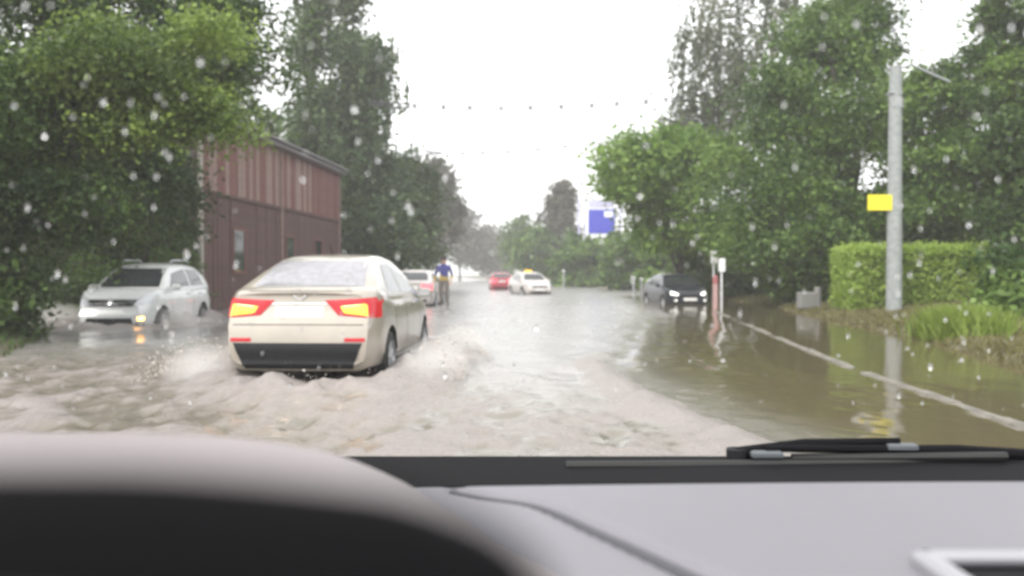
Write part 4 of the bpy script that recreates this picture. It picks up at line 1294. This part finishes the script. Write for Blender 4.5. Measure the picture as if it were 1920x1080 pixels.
# bonnet and front of the car, below the line of sight
bn = []
bxs = np.linspace(-.85, 1.15, 24); bys = np.linspace(1.01, 2.15, 16)
for yv in bys:
    for xv in bxs: bn.append((xv, yv, EYE - .245 - .3 * (yv - 1.01) - .12 * max(0, yv - 1.8) ** 2 - .08 * abs((xv - .15) / 1.0) ** 3))
nx, ny = len(bxs), len(bys); idx = np.arange(nx * ny).reshape(ny, nx)
quads = np.stack([idx[:-1, :-1], idx[:-1, 1:], idx[1:, 1:], idx[1:, :-1]], -1).reshape(-1, 4)
from_arrays('bonnet', np.array(bn), quads, M['silver_paint'], own, True)
MB().box((.15, 1.6, .3), (1.94, 1.05, .55), .1).build('front_body', M['silver_paint'], own)
# wipers: arm, blade
def wiper(px, py, qx, qy, z):
    d = (Vector((qx, qy, 0)) - Vector((px, py, 0)))
    arm = MB().tube([cl(px, py, z), cl(px + d.x * .25, py + d.y * .25, z + .012), cl(px + d.x * .62, py + d.y * .62, z + .016)], [.008, .006, .004], 8).build('wiper', M['cowl'], own, True)
    MB().tube([cl(px + d.x * .2, py - .012, z - .002), cl(qx, qy - .012, z + .002)], .005, 6).build('blade', M['tyre'], arm)
    MB().box(cl(px + d.x * .62, py + d.y * .62 - .005, z + .01), (.035, .012, .008), .002).build('clip', mat('wiper_clip', (.09, .1, .11), .5), arm)
    MB().tube([cl(px, py, z - .03), cl(px, py, z + .006)], .012, 12).build('pivot', M['black_plastic'], arm)
wiper(.66, .985, .06, .955, -.214)
wiper(.26, .985, .56, .975, -.208)
# windscreen: clean glass, drops on it
wsg = bpy.data.materials.new('windscreen_glass'); wsg.use_nodes = True
t = wsg.node_tree; t.nodes.clear()
o_ = t.nodes.new('ShaderNodeOutputMaterial'); tb = t.nodes.new('ShaderNodeBsdfTransparent'); tb.inputs[0].default_value = (1, 1, 1, 1)
t.links.new(tb.outputs[0], o_.inputs['Surface'])
WB, WT = Vector((0, .985, EYE - .215)), Vector((0, .2, EYE + .42))     # foot and head of the rake
wv = []
for f in np.linspace(0, 1, 8):
    for x in np.linspace(-.85, 1.15, 14):
        p = WB.lerp(WT, float(f)); wv.append((x, p.y - .1 * ((x - .15) / 1.0) ** 2, p.z))
nx, ny = 14, 8; idx = np.arange(nx * ny).reshape(ny, nx)
quads = np.stack([idx[:-1, :-1], idx[:-1, 1:], idx[1:, 1:], idx[1:, :-1]], -1).reshape(-1, 4)
ws = from_arrays('windscreen', np.array(wv), quads, wsg, own, True)
dm = bpy.data.materials.new('raindrop'); dm.use_nodes = True
t = dm.node_tree; t.nodes.clear()
o_ = t.nodes.new('ShaderNodeOutputMaterial'); gb = t.nodes.new('ShaderNodeBsdfGlass'); gb.inputs['IOR'].default_value = 1.33; gb.inputs['Roughness'].default_value = .05
t.links.new(gb.outputs[0], o_.inputs['Surface'])
rng = np.random.default_rng(10)
n_ = 620
f = rng.uniform(.12, .7, n_); x = rng.uniform(-.62, .62, n_)
P = np.stack([x, WB.y + (WT.y - WB.y) * f - .1 * ((x - .15)) ** 2 + .001, WB.z + (WT.z - WB.z) * f], -1)
rad = np.clip(.0012 * rng.lognormal(0, .45, n_), .0005, .0019)
dr = blobs('raindrops', P, rad, dm, np.stack([rng.uniform(.55, 1.1, n_), np.full(n_, .5), rng.uniform(.8, 2.2, n_)], -1), 3, ws)
tag(dr, kind='stuff')

# ------------------------------------------------------------------ wet air
hm = bpy.data.materials.new('haze'); hm.use_nodes = True
t = hm.node_tree; t.nodes.clear()
o_ = t.nodes.new('ShaderNodeOutputMaterial'); pv = t.nodes.new('ShaderNodeVolumePrincipled')
pv.inputs['Color'].default_value = (.97, .97, .97, 1); pv.inputs['Density'].default_value = .0017
t.links.new(pv.outputs[0], o_.inputs['Volume'])
hz = MB().box((0, 205, 11.9), (900, 1060, 26.6)).build('haze', hm); tag(hz, kind='stuff')
